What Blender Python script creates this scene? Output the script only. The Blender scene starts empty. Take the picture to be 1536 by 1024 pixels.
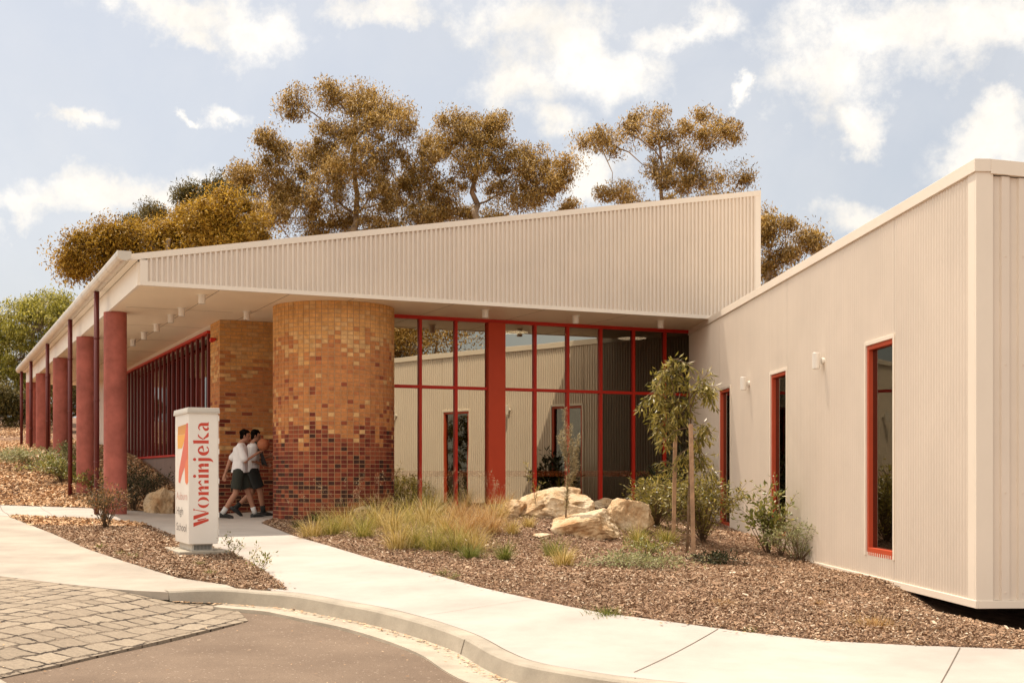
import bpy, bmesh, math, random
import numpy as np
from mathutils import Vector, Matrix, noise as mnoise
from mathutils.geometry import delaunay_2d_cdt
R = math.radians
random.seed(7); NR = np.random.default_rng(7)
scene = bpy.context.scene; COL = scene.collection
F = 1921.0; CX = 768.0; HY = 710.0           # focal length, principal column and horizon of the 1536 px wide view

# ------------------------------------------------------------------ helpers
def tag(o, label=None, cat=None, group=None, kind=None):
    if label: o['label'] = label
    if cat: o['category'] = cat
    if group: o['group'] = group
    if kind: o['kind'] = kind
    return o
def empty(name, loc, label=None, cat=None, group=None):
    o = bpy.data.objects.new(name, None); COL.objects.link(o); o.location = loc
    o.empty_display_size = .2
    return tag(o, label, cat, group)
def wloc(p):
    v = Vector((0, 0, 0))
    while p is not None: v += p.location; p = p.parent
    return v
def copy_tree(o, parent=None):
    c = o.copy(); COL.objects.link(c); c.parent = parent
    for ch in list(o.children): copy_tree(ch, c)
    return c
class MB:
    """collects geometry in world coordinates and links it as one mesh object"""
    def __init__(s): s.v = []; s.f = []; s.m = []
    def add(s, vs, fs, mi=0):
        b = len(s.v); s.v += [tuple(p) for p in vs]
        s.f += [tuple(i + b for i in f) for f in fs]; s.m += [mi] * len(fs); return s
    def hexa(s, p, mi=0):   # 8 points: bottom 4 ccw, top 4
        return s.add(p, [(3, 2, 1, 0), (4, 5, 6, 7), (0, 1, 5, 4), (1, 2, 6, 5), (2, 3, 7, 6), (3, 0, 4, 7)], mi)
    def box(s, a, b, fr=None, mi=0):   # a,b corners in frame fr(x,y,z)->world
        fr = fr or (lambda x, y, z: (x, y, z))
        (x0, y0, z0), (x1, y1, z1) = a, b
        return s.hexa([fr(x0, y0, z0), fr(x1, y0, z0), fr(x1, y1, z0), fr(x0, y1, z0),
                       fr(x0, y0, z1), fr(x1, y0, z1), fr(x1, y1, z1), fr(x0, y1, z1)], mi)
    def tube(s, pts, rad, n=8, mi=0, caps=True):
        pts = [Vector(p) for p in pts]; k = len(pts)
        if not hasattr(rad, '__len__'): rad = [rad] * k
        b = len(s.v); up = None
        for i, p in enumerate(pts):
            t = (pts[min(i + 1, k - 1)] - pts[max(i - 1, 0)]).normalized()
            if up is None: up = t.orthogonal().normalized()
            a = (up - t * up.dot(t)); a = a.normalized() if a.length > 1e-6 else t.orthogonal().normalized()
            up = a; c = t.cross(a)
            for j in range(n):
                q = 2 * math.pi * j / n
                s.v.append(tuple(p + (a * math.cos(q) + c * math.sin(q)) * rad[i]))
        for i in range(k - 1):
            for j in range(n):
                j2 = (j + 1) % n
                s.f.append((b + i * n + j, b + i * n + j2, b + (i + 1) * n + j2, b + (i + 1) * n + j)); s.m.append(mi)
        if caps:
            s.f.append(tuple(b + j for j in range(n))[::-1]); s.m.append(mi)
            s.f.append(tuple(b + (k - 1) * n + j for j in range(n))); s.m.append(mi)
        return s
    def lathe(s, c, prof, n=24, mi=0):   # prof [(r,z)] about vertical axis through c
        b = len(s.v); k = len(prof)
        for r, z in prof:
            for j in range(n):
                q = 2 * math.pi * j / n; s.v.append((c[0] + r * math.cos(q), c[1] + r * math.sin(q), c[2] + z))
        for i in range(k - 1):
            for j in range(n):
                j2 = (j + 1) % n
                s.f.append((b + i * n + j, b + i * n + j2, b + (i + 1) * n + j2, b + (i + 1) * n + j)); s.m.append(mi)
        return s
    def ball(s, c, r, n=12, M=None, mi=0):
        rx, ry, rz = r if hasattr(r, '__len__') else (r, r, r)
        b = len(s.v); k = n // 2 + 1
        for i in range(k):
            ph = math.pi * i / (k - 1)
            for j in range(n):
                q = 2 * math.pi * j / n
                p = Vector((rx * math.sin(ph) * math.cos(q), ry * math.sin(ph) * math.sin(q), -rz * math.cos(ph)))
                if M is not None: p = M @ p
                s.v.append(tuple(Vector(c) + p))
        for i in range(k - 1):
            for j in range(n):
                j2 = (j + 1) % n
                s.f.append((b + i * n + j, b + i * n + j2, b + (i + 1) * n + j2, b + (i + 1) * n + j)); s.m.append(mi)
        return s
    def build(s, name, mats, parent=None, smooth=False, bevel=0, autos=None):
        mats = mats if isinstance(mats, (list, tuple)) else [mats]
        off = wloc(parent) if parent is not None else Vector((0, 0, 0))
        me = bpy.data.meshes.new(name)
        me.from_pydata([(x - off.x, y - off.y, z - off.z) for x, y, z in s.v], [], s.f)
        for m in mats: me.materials.append(m)
        if len(mats) > 1: me.polygons.foreach_set('material_index', s.m)
        if smooth: me.polygons.foreach_set('use_smooth', [True] * len(s.f))
        me.update()
        o = bpy.data.objects.new(name, me); COL.objects.link(o); o.parent = parent
        if bevel:
            bv = o.modifiers.new('bevel', 'BEVEL'); bv.width = bevel; bv.segments = 2; bv.limit_method = 'ANGLE'; bv.angle_limit = R(40)
        return o
def np_mesh(name, V, quads, mats, parent=None, mi=None, smooth=False, n=4):
    off = wloc(parent) if parent is not None else Vector((0, 0, 0))
    V = np.asarray(V, np.float32) - np.array(off, np.float32)
    me = bpy.data.meshes.new(name); nf = len(quads)
    me.vertices.add(len(V)); me.vertices.foreach_set('co', V.ravel())
    me.loops.add(nf * n); me.loops.foreach_set('vertex_index', np.asarray(quads, np.int32).ravel())
    me.polygons.add(nf); me.polygons.foreach_set('loop_start', np.arange(nf, dtype=np.int32) * n)
    mats = mats if isinstance(mats, (list, tuple)) else [mats]
    for m in mats: me.materials.append(m)
    if mi is not None: me.polygons.foreach_set('material_index', np.asarray(mi, np.int32))
    me.polygons.foreach_set('use_smooth', np.full(nf, smooth))
    me.update(calc_edges=True); me.validate()
    o = bpy.data.objects.new(name, me); COL.objects.link(o); o.parent = parent
    return o

# ------------------------------------------------------------------ materials
def new_mat(name):
    m = bpy.data.materials.new(name); m.use_nodes = True
    nt = m.node_tree; nt.nodes.clear(); return m, nt
def N(nt, t, **kw):
    n = nt.nodes.new(t)
    for k, v in kw.items():
        if k.startswith('i_'):
            key = k[2:]; key = int(key) if key.isdigit() else key
            n.inputs[key].default_value = v
        else: setattr(n, k, v)
    return n
def rgba(c, a=1): return (c[0], c[1], c[2], a)
def ramp(nt, fac, stops, interp='LINEAR'):
    r = N(nt, 'ShaderNodeValToRGB'); e = r.color_ramp; e.interpolation = interp
    while len(e.elements) < len(stops): e.elements.new(.5)
    for el, (p, c) in zip(e.elements, stops): el.position = p; el.color = rgba(c)
    nt.links.new(fac, r.inputs[0]); return r.outputs[0]
def noise_n(nt, vec, scale, detail=4, rough=.55, dist=0):
    n = N(nt, 'ShaderNodeTexNoise'); n.inputs['Scale'].default_value = scale; n.inputs['Detail'].default_value = detail
    n.inputs['Roughness'].default_value = rough; n.inputs['Distortion'].default_value = dist
    if vec is not None: nt.links.new(vec, n.inputs['Vector'])
    return n
def mixc(nt, fac, a, b, mode='MIX'):
    n = N(nt, 'ShaderNodeMix', data_type='RGBA', blend_type=mode)
    for s, v in ((n.inputs[0], fac), (n.inputs[6], a), (n.inputs[7], b)):
        if isinstance(v, (int, float)): s.default_value = v
        elif isinstance(v, (tuple, list)): s.default_value = rgba(v)
        else: nt.links.new(v, s)
    return n.outputs[2]
def mth(nt, op, a, b=0, c=None, clamp=False):
    n = N(nt, 'ShaderNodeMath', operation=op, use_clamp=clamp)
    for i, v in enumerate((a, b) if c is None else (a, b, c)):
        if isinstance(v, (int, float)): n.inputs[i].default_value = v
        else: nt.links.new(v, n.inputs[i])
    return n.outputs[0]
def mat(name, col, rough=.6, metal=0., var=.12, vs=3., bump=0., bs=60., spec=.4, col2=None, fine=0., fs=200., streak=0.):
    m, nt = new_mat(name)
    g = N(nt, 'ShaderNodeNewGeometry').outputs['Position']
    out = N(nt, 'ShaderNodeOutputMaterial'); p = N(nt, 'ShaderNodeBsdfPrincipled')
    p.inputs['Roughness'].default_value = rough; p.inputs['Metallic'].default_value = metal; p.inputs['Specular IOR Level'].default_value = spec
    n1 = noise_n(nt, g, vs, 6, .65)
    c2 = col2 or tuple(x * (1 - var * 1.6) for x in col)
    c1 = tuple(min(1, x * (1 + var * .6)) for x in col)
    c = ramp(nt, n1.outputs[0], [(.32, c2), (.68, c1)])
    if fine:
        n3 = noise_n(nt, g, fs, 2, .8)
        f = mth(nt, 'MULTIPLY_ADD', n3.outputs[0], 2 * fine, 1 - fine)
        c = mixc(nt, 1., c, f, 'MULTIPLY')
    if streak:
        mp = N(nt, 'ShaderNodeMapping'); mp.inputs['Scale'].default_value = (5, 5, .35); nt.links.new(g, mp.inputs[0]); n5 = noise_n(nt, mp.outputs[0], 1., 6, .7)
        c = mixc(nt, 1., c, mth(nt, 'MULTIPLY_ADD', n5.outputs[0], 2 * streak, 1 - streak), 'MULTIPLY')
    nt.links.new(c, p.inputs['Base Color'])
    rr = mth(nt, 'MULTIPLY_ADD', n1.outputs[0], .2, rough - .1, clamp=True); nt.links.new(rr, p.inputs['Roughness'])
    if bump:
        n2 = noise_n(nt, g, bs, 5, .7); b = N(nt, 'ShaderNodeBump'); b.inputs['Strength'].default_value = min(1, bump); b.inputs['Distance'].default_value = .01 * max(1, bump)
        nt.links.new(n2.outputs[0], b.inputs['Height']); nt.links.new(b.outputs[0], p.inputs['Normal'])
    nt.links.new(p.outputs[0], out.inputs[0]); return m
def island_mat(name, stops, rough=.6, trans=0., spec=.3, vs=.8, var=.35):
    """colour picked per loose piece (leaf, chip, blade), leaves let some light through"""
    m, nt = new_mat(name); out = N(nt, 'ShaderNodeOutputMaterial'); g = N(nt, 'ShaderNodeNewGeometry')
    c = ramp(nt, g.outputs['Random Per Island'], stops)
    n1 = noise_n(nt, g.outputs['Position'], vs, 3)
    f = mth(nt, 'MULTIPLY_ADD', n1.outputs[0], 2 * var, 1 - var)
    c = mixc(nt, 1., c, f, 'MULTIPLY')
    p = N(nt, 'ShaderNodeBsdfPrincipled'); p.inputs['Roughness'].default_value = rough; p.inputs['Specular IOR Level'].default_value = spec
    nt.links.new(c, p.inputs['Base Color']); sh = p.outputs[0]
    if trans:
        t = N(nt, 'ShaderNodeBsdfTranslucent'); nt.links.new(c, t.inputs[0]); mx = N(nt, 'ShaderNodeMixShader'); mx.inputs[0].default_value = trans
        nt.links.new(sh, mx.inputs[1]); nt.links.new(t.outputs[0], mx.inputs[2]); sh = mx.outputs[0]
    nt.links.new(sh, out.inputs[0]); return m
def glass_mat(name, refl=.5, tint=(.25, .25, .22), gcol=(.8, .78, .72), ior=1.5):
    m, nt = new_mat(name); out = N(nt, 'ShaderNodeOutputMaterial')
    gl = N(nt, 'ShaderNodeBsdfGlossy'); gl.inputs['Color'].default_value = rgba(gcol); gl.inputs['Roughness'].default_value = .003
    g = N(nt, 'ShaderNodeNewGeometry').outputs['Position']; n2 = noise_n(nt, g, .9, 1); b = N(nt, 'ShaderNodeBump')
    b.inputs['Strength'].default_value = .035; b.inputs['Distance'].default_value = .05
    nt.links.new(n2.outputs[0], b.inputs['Height']); nt.links.new(b.outputs[0], gl.inputs['Normal'])
    tr = N(nt, 'ShaderNodeBsdfTransparent'); tr.inputs[0].default_value = rgba(tint)
    fr = N(nt, 'ShaderNodeFresnel'); fr.inputs[0].default_value = ior
    fac = mth(nt, 'ADD', mth(nt, 'MULTIPLY', fr.outputs[0], 1 - refl), refl, clamp=True)
    mx = N(nt, 'ShaderNodeMixShader'); nt.links.new(fac, mx.inputs[0]); nt.links.new(tr.outputs[0], mx.inputs[1]); nt.links.new(gl.outputs[0], mx.inputs[2])
    nt.links.new(mx.outputs[0], out.inputs[0]); return m
def emit_mat(name, col, s):
    m, nt = new_mat(name); out = N(nt, 'ShaderNodeOutputMaterial'); e = N(nt, 'ShaderNodeEmission'); e.inputs[0].default_value = rgba(col); e.inputs[1].default_value = s
    nt.links.new(e.outputs[0], out.inputs[0]); return m

# ------------------------------------------------------------------ terrain (heights relative to eye level)
def P(px, py, z):            # point seen at a photo position with known height
    Y = z * F / (HY - py); return ((px - CX) / F * Y, Y, z)
CT = [P(350, 780, -.86), P(400, 806, -.98), P(460, 806, -.99), P(292, 838, -1.10), P(333, 886, -1.22), P(440, 893, -1.25),
      P(560, 915, -1.31), P(695, 957, -1.40), P(845, 1010, -1.45), P(942, 1023, -1.47), P(520, 826, -1.05), P(720, 880, -1.19),
      P(900, 918, -1.29), P(1110, 945, -1.38), P(1300, 962, -1.43), P(1536, 973, -1.46), P(600, 822, -1.02), P(870, 805, -.93), P(850, 778, -.70),
      P(780, 772, -.67), P(1040, 842, -1.24), (4.4, 19.4, -1.29), (4.6, 15.4, -1.33), (4.73, 13.05, -1.60), P(1436, 922, -1.41), P(1500, 945, -1.44), (4.15, 24.2, -1.04), (3.9, 27.6, -.8),
      (6.5, 13.4, -1.85), (9, 12.5, -1.85), (5.3, 13.4, -1.75), (8, 20, -1.5), (-2.0, 25.2, -.72), (.5, 25.6, -.66), P(440, 782, -.88),
      P(163, 769, -.77), P(122, 727, -.27), P(88, 692, .32), P(60, 672, .8), P(43, 665, 1.08), P(0, 757, -.72), P(0, 772, -.79),
      P(205, 782, -.9), P(260, 770, -.82), P(30, 716, -.1), P(10, 660, 1.3), P(10, 640, 2.1), P(0, 855, -1.12), P(0, 800, -.94), P(150, 835, -1.08),
      P(0, 940, -1.27), P(0, 1010, -1.36), P(250, 885, -1.21), P(330, 1000, -1.33), P(600, 1018, -1.42), P(1200, 1040, -1.50), P(1536, 1060, -1.54),
      (0, 2, -1.5), (-6, 2, -1.5), (6, 2, -1.6), (-9, 12, -1.15), (0, -20, -1.6), (-30, -10, -1.4), (30, -10, -1.9), (-14, 20, -.9), (-25, 30, -.4), (-40, 50, 1.2),
      (-25, 65, 2.6), (-60, 80, 3.5), (0, 60, 1.5), (40, 60, 0), (40, 20, -1.5), (0, 35, -.6), (-4, 35, -.3), (-8, 45, .9)]
CA = np.array(CT); S_ = 10.
def _k(d2): d2 = np.maximum(d2, 1e-12); return .5 * d2 * np.log(d2)
_n = len(CA); _xy = CA[:, :2] / S_
_A = _k(((_xy[:, None] - _xy[None]) ** 2).sum(-1)) + np.eye(_n) * .004
_Pm = np.c_[np.ones(_n), _xy]
_M = np.block([[_A, _Pm], [_Pm.T, np.zeros((3, 3))]])
_W = np.linalg.solve(_M, np.r_[CA[:, 2], 0, 0, 0])
def Tn(X, Y):
    X = np.asarray(X, float); Y = np.asarray(Y, float); sh = X.shape
    q = np.stack([X.ravel(), Y.ravel()], 1) / S_; out = np.empty(len(q))
    for i in range(0, len(q), 20000):
        c = q[i:i + 20000]
        out[i:i + 20000] = _k(((c[:, None] - _xy[None]) ** 2).sum(-1)) @ _W[:_n] + _W[_n] + c @ _W[_n + 1:]
    return np.clip(out, -2.4, 4.).reshape(sh)
def T(x, y): return float(Tn([x], [y])[0])
def sst(a, b, x): t = np.clip((np.asarray(x, float) - a) / (b - a), 0, 1); return t * t * (3 - 2 * t)
def KH(X): return .14 * sst(-4.3, -3.1, X)          # kerb upstand, fading to the dropped crossing
def G(px, py, lift=0.):       # where the sight line of a photo position meets the terrain
    Y = np.arange(6., 90., .05); X = (px - CX) / F * Y; z = (HY - py) / F * Y
    d = z - Tn(X, Y); k = np.argmax(d < 0); k = k if d[k] < 0 else len(Y) - 1
    k = max(k, 1); t = d[k - 1] / (d[k - 1] - d[k] + 1e-9); y = Y[k - 1] + .05 * t
    x = (px - CX) / F * y; return Vector((x, y, T(x, y) + lift))
def poly(pts): return [G(*p).xy if len(p) == 2 else Vector(p[:2]) for p in pts]    # 3-tuples are plan points already
def inside(pl, X, Y):
    pl = np.array([(p[0], p[1]) for p in pl]); X = np.asarray(X); Y = np.asarray(Y); r = np.zeros(X.shape, bool); j = len(pl) - 1
    for i in range(len(pl)):
        xi, yi = pl[i]; xj, yj = pl[j]
        c = ((yi > Y) != (yj > Y)) & (X < (xj - xi) * (Y - yi) / (yj - yi + 1e-12) + xi); r ^= c; j = i
    return r
def spline(pts, step=.15):   # Catmull-Rom resample of plan points
    pts = [Vector(p) for p in pts]; out = []
    for i in range(len(pts) - 1):
        p0, p1, p2, p3 = pts[max(i - 1, 0)], pts[i], pts[i + 1], pts[min(i + 2, len(pts) - 1)]
        n = max(1, int((p2 - p1).length / step))
        for k in range(n):
            t = k / n; out.append(.5 * ((2 * p1) + (p2 - p0) * t + (2 * p0 - 5 * p1 + 4 * p2 - p3) * t * t + (3 * p1 - p0 - 3 * p2 + p3) * t ** 3))
    out.append(pts[-1]); return out
def sheet(name, pl, zf, m, res=.3, thick=.08, parent=None):
    """a slab that follows the terrain: cdt of outline and inner grid"""
    pl = [Vector((p[0], p[1])) for p in pl]; xs = [p.x for p in pl]; ys = [p.y for p in pl]
    gx, gy = np.meshgrid(np.arange(min(xs), max(xs), res), np.arange(min(ys), max(ys), res)); gx = gx.ravel(); gy = gy.ravel()
    k = inside(pl, gx, gy)
    vin = pl + [Vector((a, b)) for a, b in zip(gx[k], gy[k])]; n = len(pl)
    r = delaunay_2d_cdt(vin, [(i, (i + 1) % n) for i in range(n)], [], 1, 1e-5)
    vv = np.array([(p.x, p.y) for p in r[0]]); zz = zf(vv[:, 0], vv[:, 1])
    V = [(a, b, c) for (a, b), c in zip(vv, zz)]; mb = MB(); mb.add(V, [tuple(f) for f in r[2]])
    zz = zf(np.array([p.x for p in pl]), np.array([p.y for p in pl]))
    top = [(p.x, p.y, z) for p, z in zip(pl, zz)]; bot = [(x, y, z - thick) for x, y, z in top]
    mb.add(top + bot, [(i, (i + 1) % n, n + (i + 1) % n, n + i) for i in range(n)])
    o = mb.build(name, m, parent)
    bm = bmesh.new(); bm.from_mesh(o.data); bmesh.ops.recalc_face_normals(bm, faces=bm.faces)
    if sum(f.normal.z * f.calc_area() for f in bm.faces) < 0: bmesh.ops.reverse_faces(bm, faces=bm.faces)
    bm.to_mesh(o.data); bm.free(); return o
SKYMIX = (3.5, 3.8, 4.12); CLOUD = (7.2, 6.8, 6.2)
# ------------------------------------------------------------------ camera, sun, sky
cam = bpy.data.objects.new('camera', bpy.data.cameras.new('camera')); COL.objects.link(cam); scene.camera = cam
cam.location = (0, 0, 0); cam.rotation_euler = (R(90), 0, 0)
cam.data.sensor_width = 36; cam.data.lens = 36 * F / 1536; cam.data.shift_y = (HY - 512) / 1536; cam.data.clip_end = 6000; cam.data.clip_start = .1
SUN = Vector((-.285, .38, 1)).normalized()
sl = bpy.data.lights.new('sun', 'SUN'); sl.energy = 3.35; sl.angle = R(.5); sl.color = (1, .87, .715)
so = bpy.data.objects.new('sun', sl); COL.objects.link(so); so.rotation_euler = (-SUN).to_track_quat('-Z', 'Y').to_euler(); so.location = SUN * 60
scene.view_settings.view_transform = 'Standard'; scene.view_settings.look = 'None'; scene.view_settings.gamma = 1; scene.view_settings.exposure = .76
w = bpy.data.worlds.new('World'); scene.world = w; w.use_nodes = True; nt = w.node_tree; nt.nodes.clear()
sky = N(nt, 'ShaderNodeTexSky'); sky.sky_type = 'NISHITA'; sky.sun_disc = False; sky.sun_elevation = math.asin(SUN.z); sky.sun_rotation = math.atan2(SUN.x, SUN.y)
sky.air_density = 1.; sky.dust_density = 3.; sky.ozone_density = 1.
tc = N(nt, 'ShaderNodeTexCoord').outputs['Generated']
sp = N(nt, 'ShaderNodeSeparateXYZ'); nt.links.new(tc, sp.inputs[0])
zc = mth(nt, 'MAXIMUM', sp.outputs[2], .02)
# clouds: a field of direction-space puffs broken up by noise
wn = noise_n(nt, tc, 9, 8, .62); wn2 = noise_n(nt, tc, 26, 6, .65)
wv = N(nt, 'ShaderNodeVectorMath', operation='SCALE'); sub = N(nt, 'ShaderNodeVectorMath', operation='SUBTRACT'); sub.inputs[1].default_value = (.5, .5, .5)
nt.links.new(wn.outputs['Color'], sub.inputs[0]); nt.links.new(sub.outputs[0], wv.inputs[0]); wv.inputs['Scale'].default_value = .12
wa = N(nt, 'ShaderNodeVectorMath', operation='ADD'); nt.links.new(tc, wa.inputs[0]); nt.links.new(wv.outputs[0], wa.inputs[1])
CL = [(860, 60, 95, 75), (940, 110, 75, 42), (1050, 45, 60, 35), (780, 20, 80, 40), (790, 130, 60, 35), (840, 195, 45, 25), (905, 275, 45, 30),
      (1300, 60, 110, 60), (1450, 50, 110, 65), (1240, 130, 65, 60), (1310, 190, 40, 20), (1540, 50, 60, 60), (360, 20, 60, 38), (250, 15, 80, 24), (560, 5, 70, 22), (290, 45, 30, 18),
      (120, 300, 100, 35), (60, 310, 60, 25), (200, 310, 100, 28), (280, 300, 70, 30), (120, 185, 26, 16), (320, 178, 26, 14), (270, 190, 14, 8), (1500, 220, 60, 32), (1290, 320, 55, 25), (1120, 150, 14, 12)]
CL += [(-300, 120, 160, 60), (-500, 350, 200, 60), (1900, 200, 200, 90), (2300, 60, 200, 90), (600, -300, 300, 110), (1400, -500, 300, 120)]
acc = None
for (cx, cy, rx, ry) in CL:
    d = Vector(((cx - CX) / F, 1, (HY - cy) / F)).normalized(); k = (d.x ** 2 + d.y ** 2) ** .5
    az = N(nt, 'ShaderNodeVectorMath', operation='SUBTRACT'); nt.links.new(wa.outputs[0], az.inputs[0]); az.inputs[1].default_value = d
    sx = Vector((d.y, -d.x, 0)).normalized() / (rx / F); sz = Vector((-d.x * d.z, -d.y * d.z, k * k)).normalized() / (ry / F); sd = d * 6
    l = []
    for ax in (sx, sz, sd):
        q = N(nt, 'ShaderNodeVectorMath', operation='DOT_PRODUCT'); nt.links.new(az.outputs[0], q.inputs[0]); q.inputs[1].default_value = ax; l.append(mth(nt, 'MULTIPLY', q.outputs['Value'], q.outputs['Value']))
    r2 = mth(nt, 'ADD', mth(nt, 'ADD', l[0], l[1]), l[2])
    g = mth(nt, 'SUBTRACT', 1.3, mth(nt, 'SQRT', r2), clamp=False)
    acc = g if acc is None else mth(nt, 'SMOOTH_MAX', acc, g, .25)
cl = mth(nt, 'ADD', acc, mth(nt, 'MULTIPLY_ADD', wn2.outputs[0], 3.0, -1.55))
mask = N(nt, 'ShaderNodeMapRange', interpolation_type='SMOOTHERSTEP'); nt.links.new(cl, mask.inputs[0]); mask.inputs[1].default_value = -.55; mask.inputs[2].default_value = 1.35
# thin veil of high cloud elsewhere
wn3 = noise_n(nt, tc, 3.2, 7, .6, .4); veil = N(nt, 'ShaderNodeMapRange'); nt.links.new(wn3.outputs[0], veil.inputs[0]); veil.inputs[1].default_value = .42; veil.inputs[2].default_value = .8; veil.inputs[4].default_value = .35
mk = mth(nt, 'MAXIMUM', mask.outputs[0], veil.outputs[0])
hs = N(nt, 'ShaderNodeHueSaturation'); hs.inputs['Saturation'].default_value = .5; nt.links.new(sky.outputs[0], hs.inputs['Color'])
sc = mixc(nt, 1., hs.outputs[0], (.90, .88, .88), 'MULTIPLY')
sc = mixc(nt, .45, sc, SKYMIX)
cn = noise_n(nt, wa.outputs[0], 14, 5, .6); cc = ramp(nt, cn.outputs[0], [(.3, tuple(x * .80 for x in CLOUD)), (.62, CLOUD)])
# an added bright cloud bank behind the viewer, unseen, lifting fill on the shaded fascia
bk = N(nt, 'ShaderNodeVectorMath', operation='DOT_PRODUCT'); nt.links.new(tc, bk.inputs[0]); bk.inputs[1].default_value = (-.45, -.5, .8)
bm_ = N(nt, 'ShaderNodeMapRange', interpolation_type='SMOOTHSTEP'); nt.links.new(bk.outputs['Value'], bm_.inputs[0]); bm_.inputs[1].default_value = .35; bm_.inputs[2].default_value = .85
fin = mixc(nt, mk, sc, cc); fin = mixc(nt, bm_.outputs[0], fin, mixc(nt, 1., cc, (1.5, 1.44, 1.38), 'MULTIPLY'))
bg = N(nt, 'ShaderNodeBackground'); nt.links.new(fin, bg.inputs[0]); bg.inputs[1].default_value = .1
wo = N(nt, 'ShaderNodeOutputWorld'); nt.links.new(bg.outputs[0], wo.inputs[0])
# ------------------------------------------------------------------ ground, road, kerb, paths
M = {}
M['soil'] = mat('soil', (.26, .16, .105), .95, var=.35, vs=6, bump=1., bs=45, spec=.1, fine=.45, fs=55)
M['concrete'] = mat('concrete', (.45, .405, .362), .85, var=.13, vs=.7, bump=.3, bs=150, spec=.25, fine=.12, fs=130)
M['concrete_old'] = mat('concrete_apron', (.40, .345, .285), .85, var=.16, vs=1.0, bump=.3, bs=120, spec=.25, fine=.1, fs=90)
M['kerb'] = mat('kerb_concrete', (.40, .35, .28), .85, var=.16, vs=2.2, bump=.4, bs=120, spec=.2, fine=.14, fs=80)
M['gutter'] = mat('gutter_concrete', (.44, .38, .30), .85, var=.16, vs=2.5, bump=.4, bs=120, spec=.2, fine=.12, fs=80)
M['joint'] = mat('joint', (.16, .13, .10), .9, spec=.1)
M['debris'] = mat('debris', (.42, .27, .13), .95, var=.4, vs=12, bump=1, bs=90, spec=.1)
# asphalt: fine speckle
m, nt = new_mat('asphalt'); M['asphalt'] = m
g = N(nt, 'ShaderNodeNewGeometry').outputs['Position']; p = N(nt, 'ShaderNodeBsdfPrincipled'); p.inputs['Roughness'].default_value = .9; p.inputs['Specular IOR Level'].default_value = .2
n1 = noise_n(nt, g, .9, 5, .6); n2 = noise_n(nt, g, 110, 2, .8); n3 = N(nt, 'ShaderNodeTexVoronoi', i_Scale=75.)
nt.links.new(g, n3.inputs['Vector'])
c = ramp(nt, n1.outputs[0], [(.3, (.145, .104, .076)), (.7, (.215, .160, .118))])
c = mixc(nt, 1., c, ramp(nt, n2.outputs[0], [(.3, (.62, .62, .62)), (.6, (1.15, 1.12, 1.08))]), 'MULTIPLY')
c = mixc(nt, mth(nt, 'GREATER_THAN', n3.outputs['Color'], .9), c, (.32, .25, .19)); nt.links.new(c, p.inputs['Base Color'])
b = N(nt, 'ShaderNodeBump', i_Strength=.6, i_Distance=.006); nt.links.new(n2.outputs[0], b.inputs['Height']); nt.links.new(b.outputs[0], p.inputs['Normal'])
o_ = N(nt, 'ShaderNodeOutputMaterial'); nt.links.new(p.outputs[0], o_.inputs[0])
# stone setts: irregular courses with dark wandering joints
m, nt = new_mat('stone_setts'); M['setts'] = m
g = N(nt, 'ShaderNodeNewGeometry').outputs['Position']; p = N(nt, 'ShaderNodeBsdfPrincipled'); p.inputs['Roughness'].default_value = .85; p.inputs['Specular IOR Level'].default_value = .25
nn = noise_n(nt, g, 3.4, 6, .72); sb = N(nt, 'ShaderNodeVectorMath', operation='SUBTRACT'); sb.inputs[1].default_value = (.5, .5, .5); nt.links.new(nn.outputs['Color'], sb.inputs[0])
sc_ = N(nt, 'ShaderNodeVectorMath', operation='SCALE'); sc_.inputs['Scale'].default_value = .19; nt.links.new(sb.outputs[0], sc_.inputs[0])
ad = N(nt, 'ShaderNodeVectorMath', operation='ADD'); nt.links.new(g, ad.inputs[0]); nt.links.new(sc_.outputs[0], ad.inputs[1])
mp = N(nt, 'ShaderNodeMapping'); mp.inputs['Rotation'].default_value = (0, 0, R(-74)); nt.links.new(ad.outputs[0], mp.inputs[0])
br = N(nt, 'ShaderNodeTexBrick', offset=.37, squash=.6, squash_frequency=3); br.inputs['Scale'].default_value = 1.; br.inputs['Brick Width'].default_value = .36; br.inputs['Row Height'].default_value = .24
br.inputs['Mortar Size'].default_value = .019; br.inputs['Mortar Smooth'].default_value = .6; br.inputs['Color1'].default_value = (.33, .27, .205, 1); br.inputs['Color2'].default_value = (.25, .20, .15, 1); br.inputs['Mortar'].default_value = (.24, .185, .135, 1)
nt.links.new(mp.outputs[0], br.inputs['Vector']); n4 = noise_n(nt, g, 30, 4, .7)
c = mixc(nt, 1., br.outputs['Color'], ramp(nt, n4.outputs[0], [(.3, (.75, .74, .72)), (.65, (1.15, 1.14, 1.1))]), 'MULTIPLY')
n6 = noise_n(nt, g, 2.3, 4, .6); gap = mth(nt, 'MULTIPLY', br.outputs['Fac'], ramp(nt, n6.outputs[0], [(.42, (.08, .08, .08)), (.58, (1, 1, 1))]))
c = mixc(nt, gap, c, (.035, .022, .014)); nt.links.new(c, p.inputs['Base Color'])
hh = mth(nt, 'ADD', mth(nt, 'MULTIPLY', br.outputs['Fac'], -1.), mth(nt, 'MULTIPLY', n4.outputs[0], .35))
b = N(nt, 'ShaderNodeBump', i_Strength=1., i_Distance=.018); nt.links.new(hh, b.inputs['Height']); nt.links.new(b.outputs[0], p.inputs['Normal'])
o_ = N(nt, 'ShaderNodeOutputMaterial'); nt.links.new(p.outputs[0], o_.inputs[0])

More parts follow.
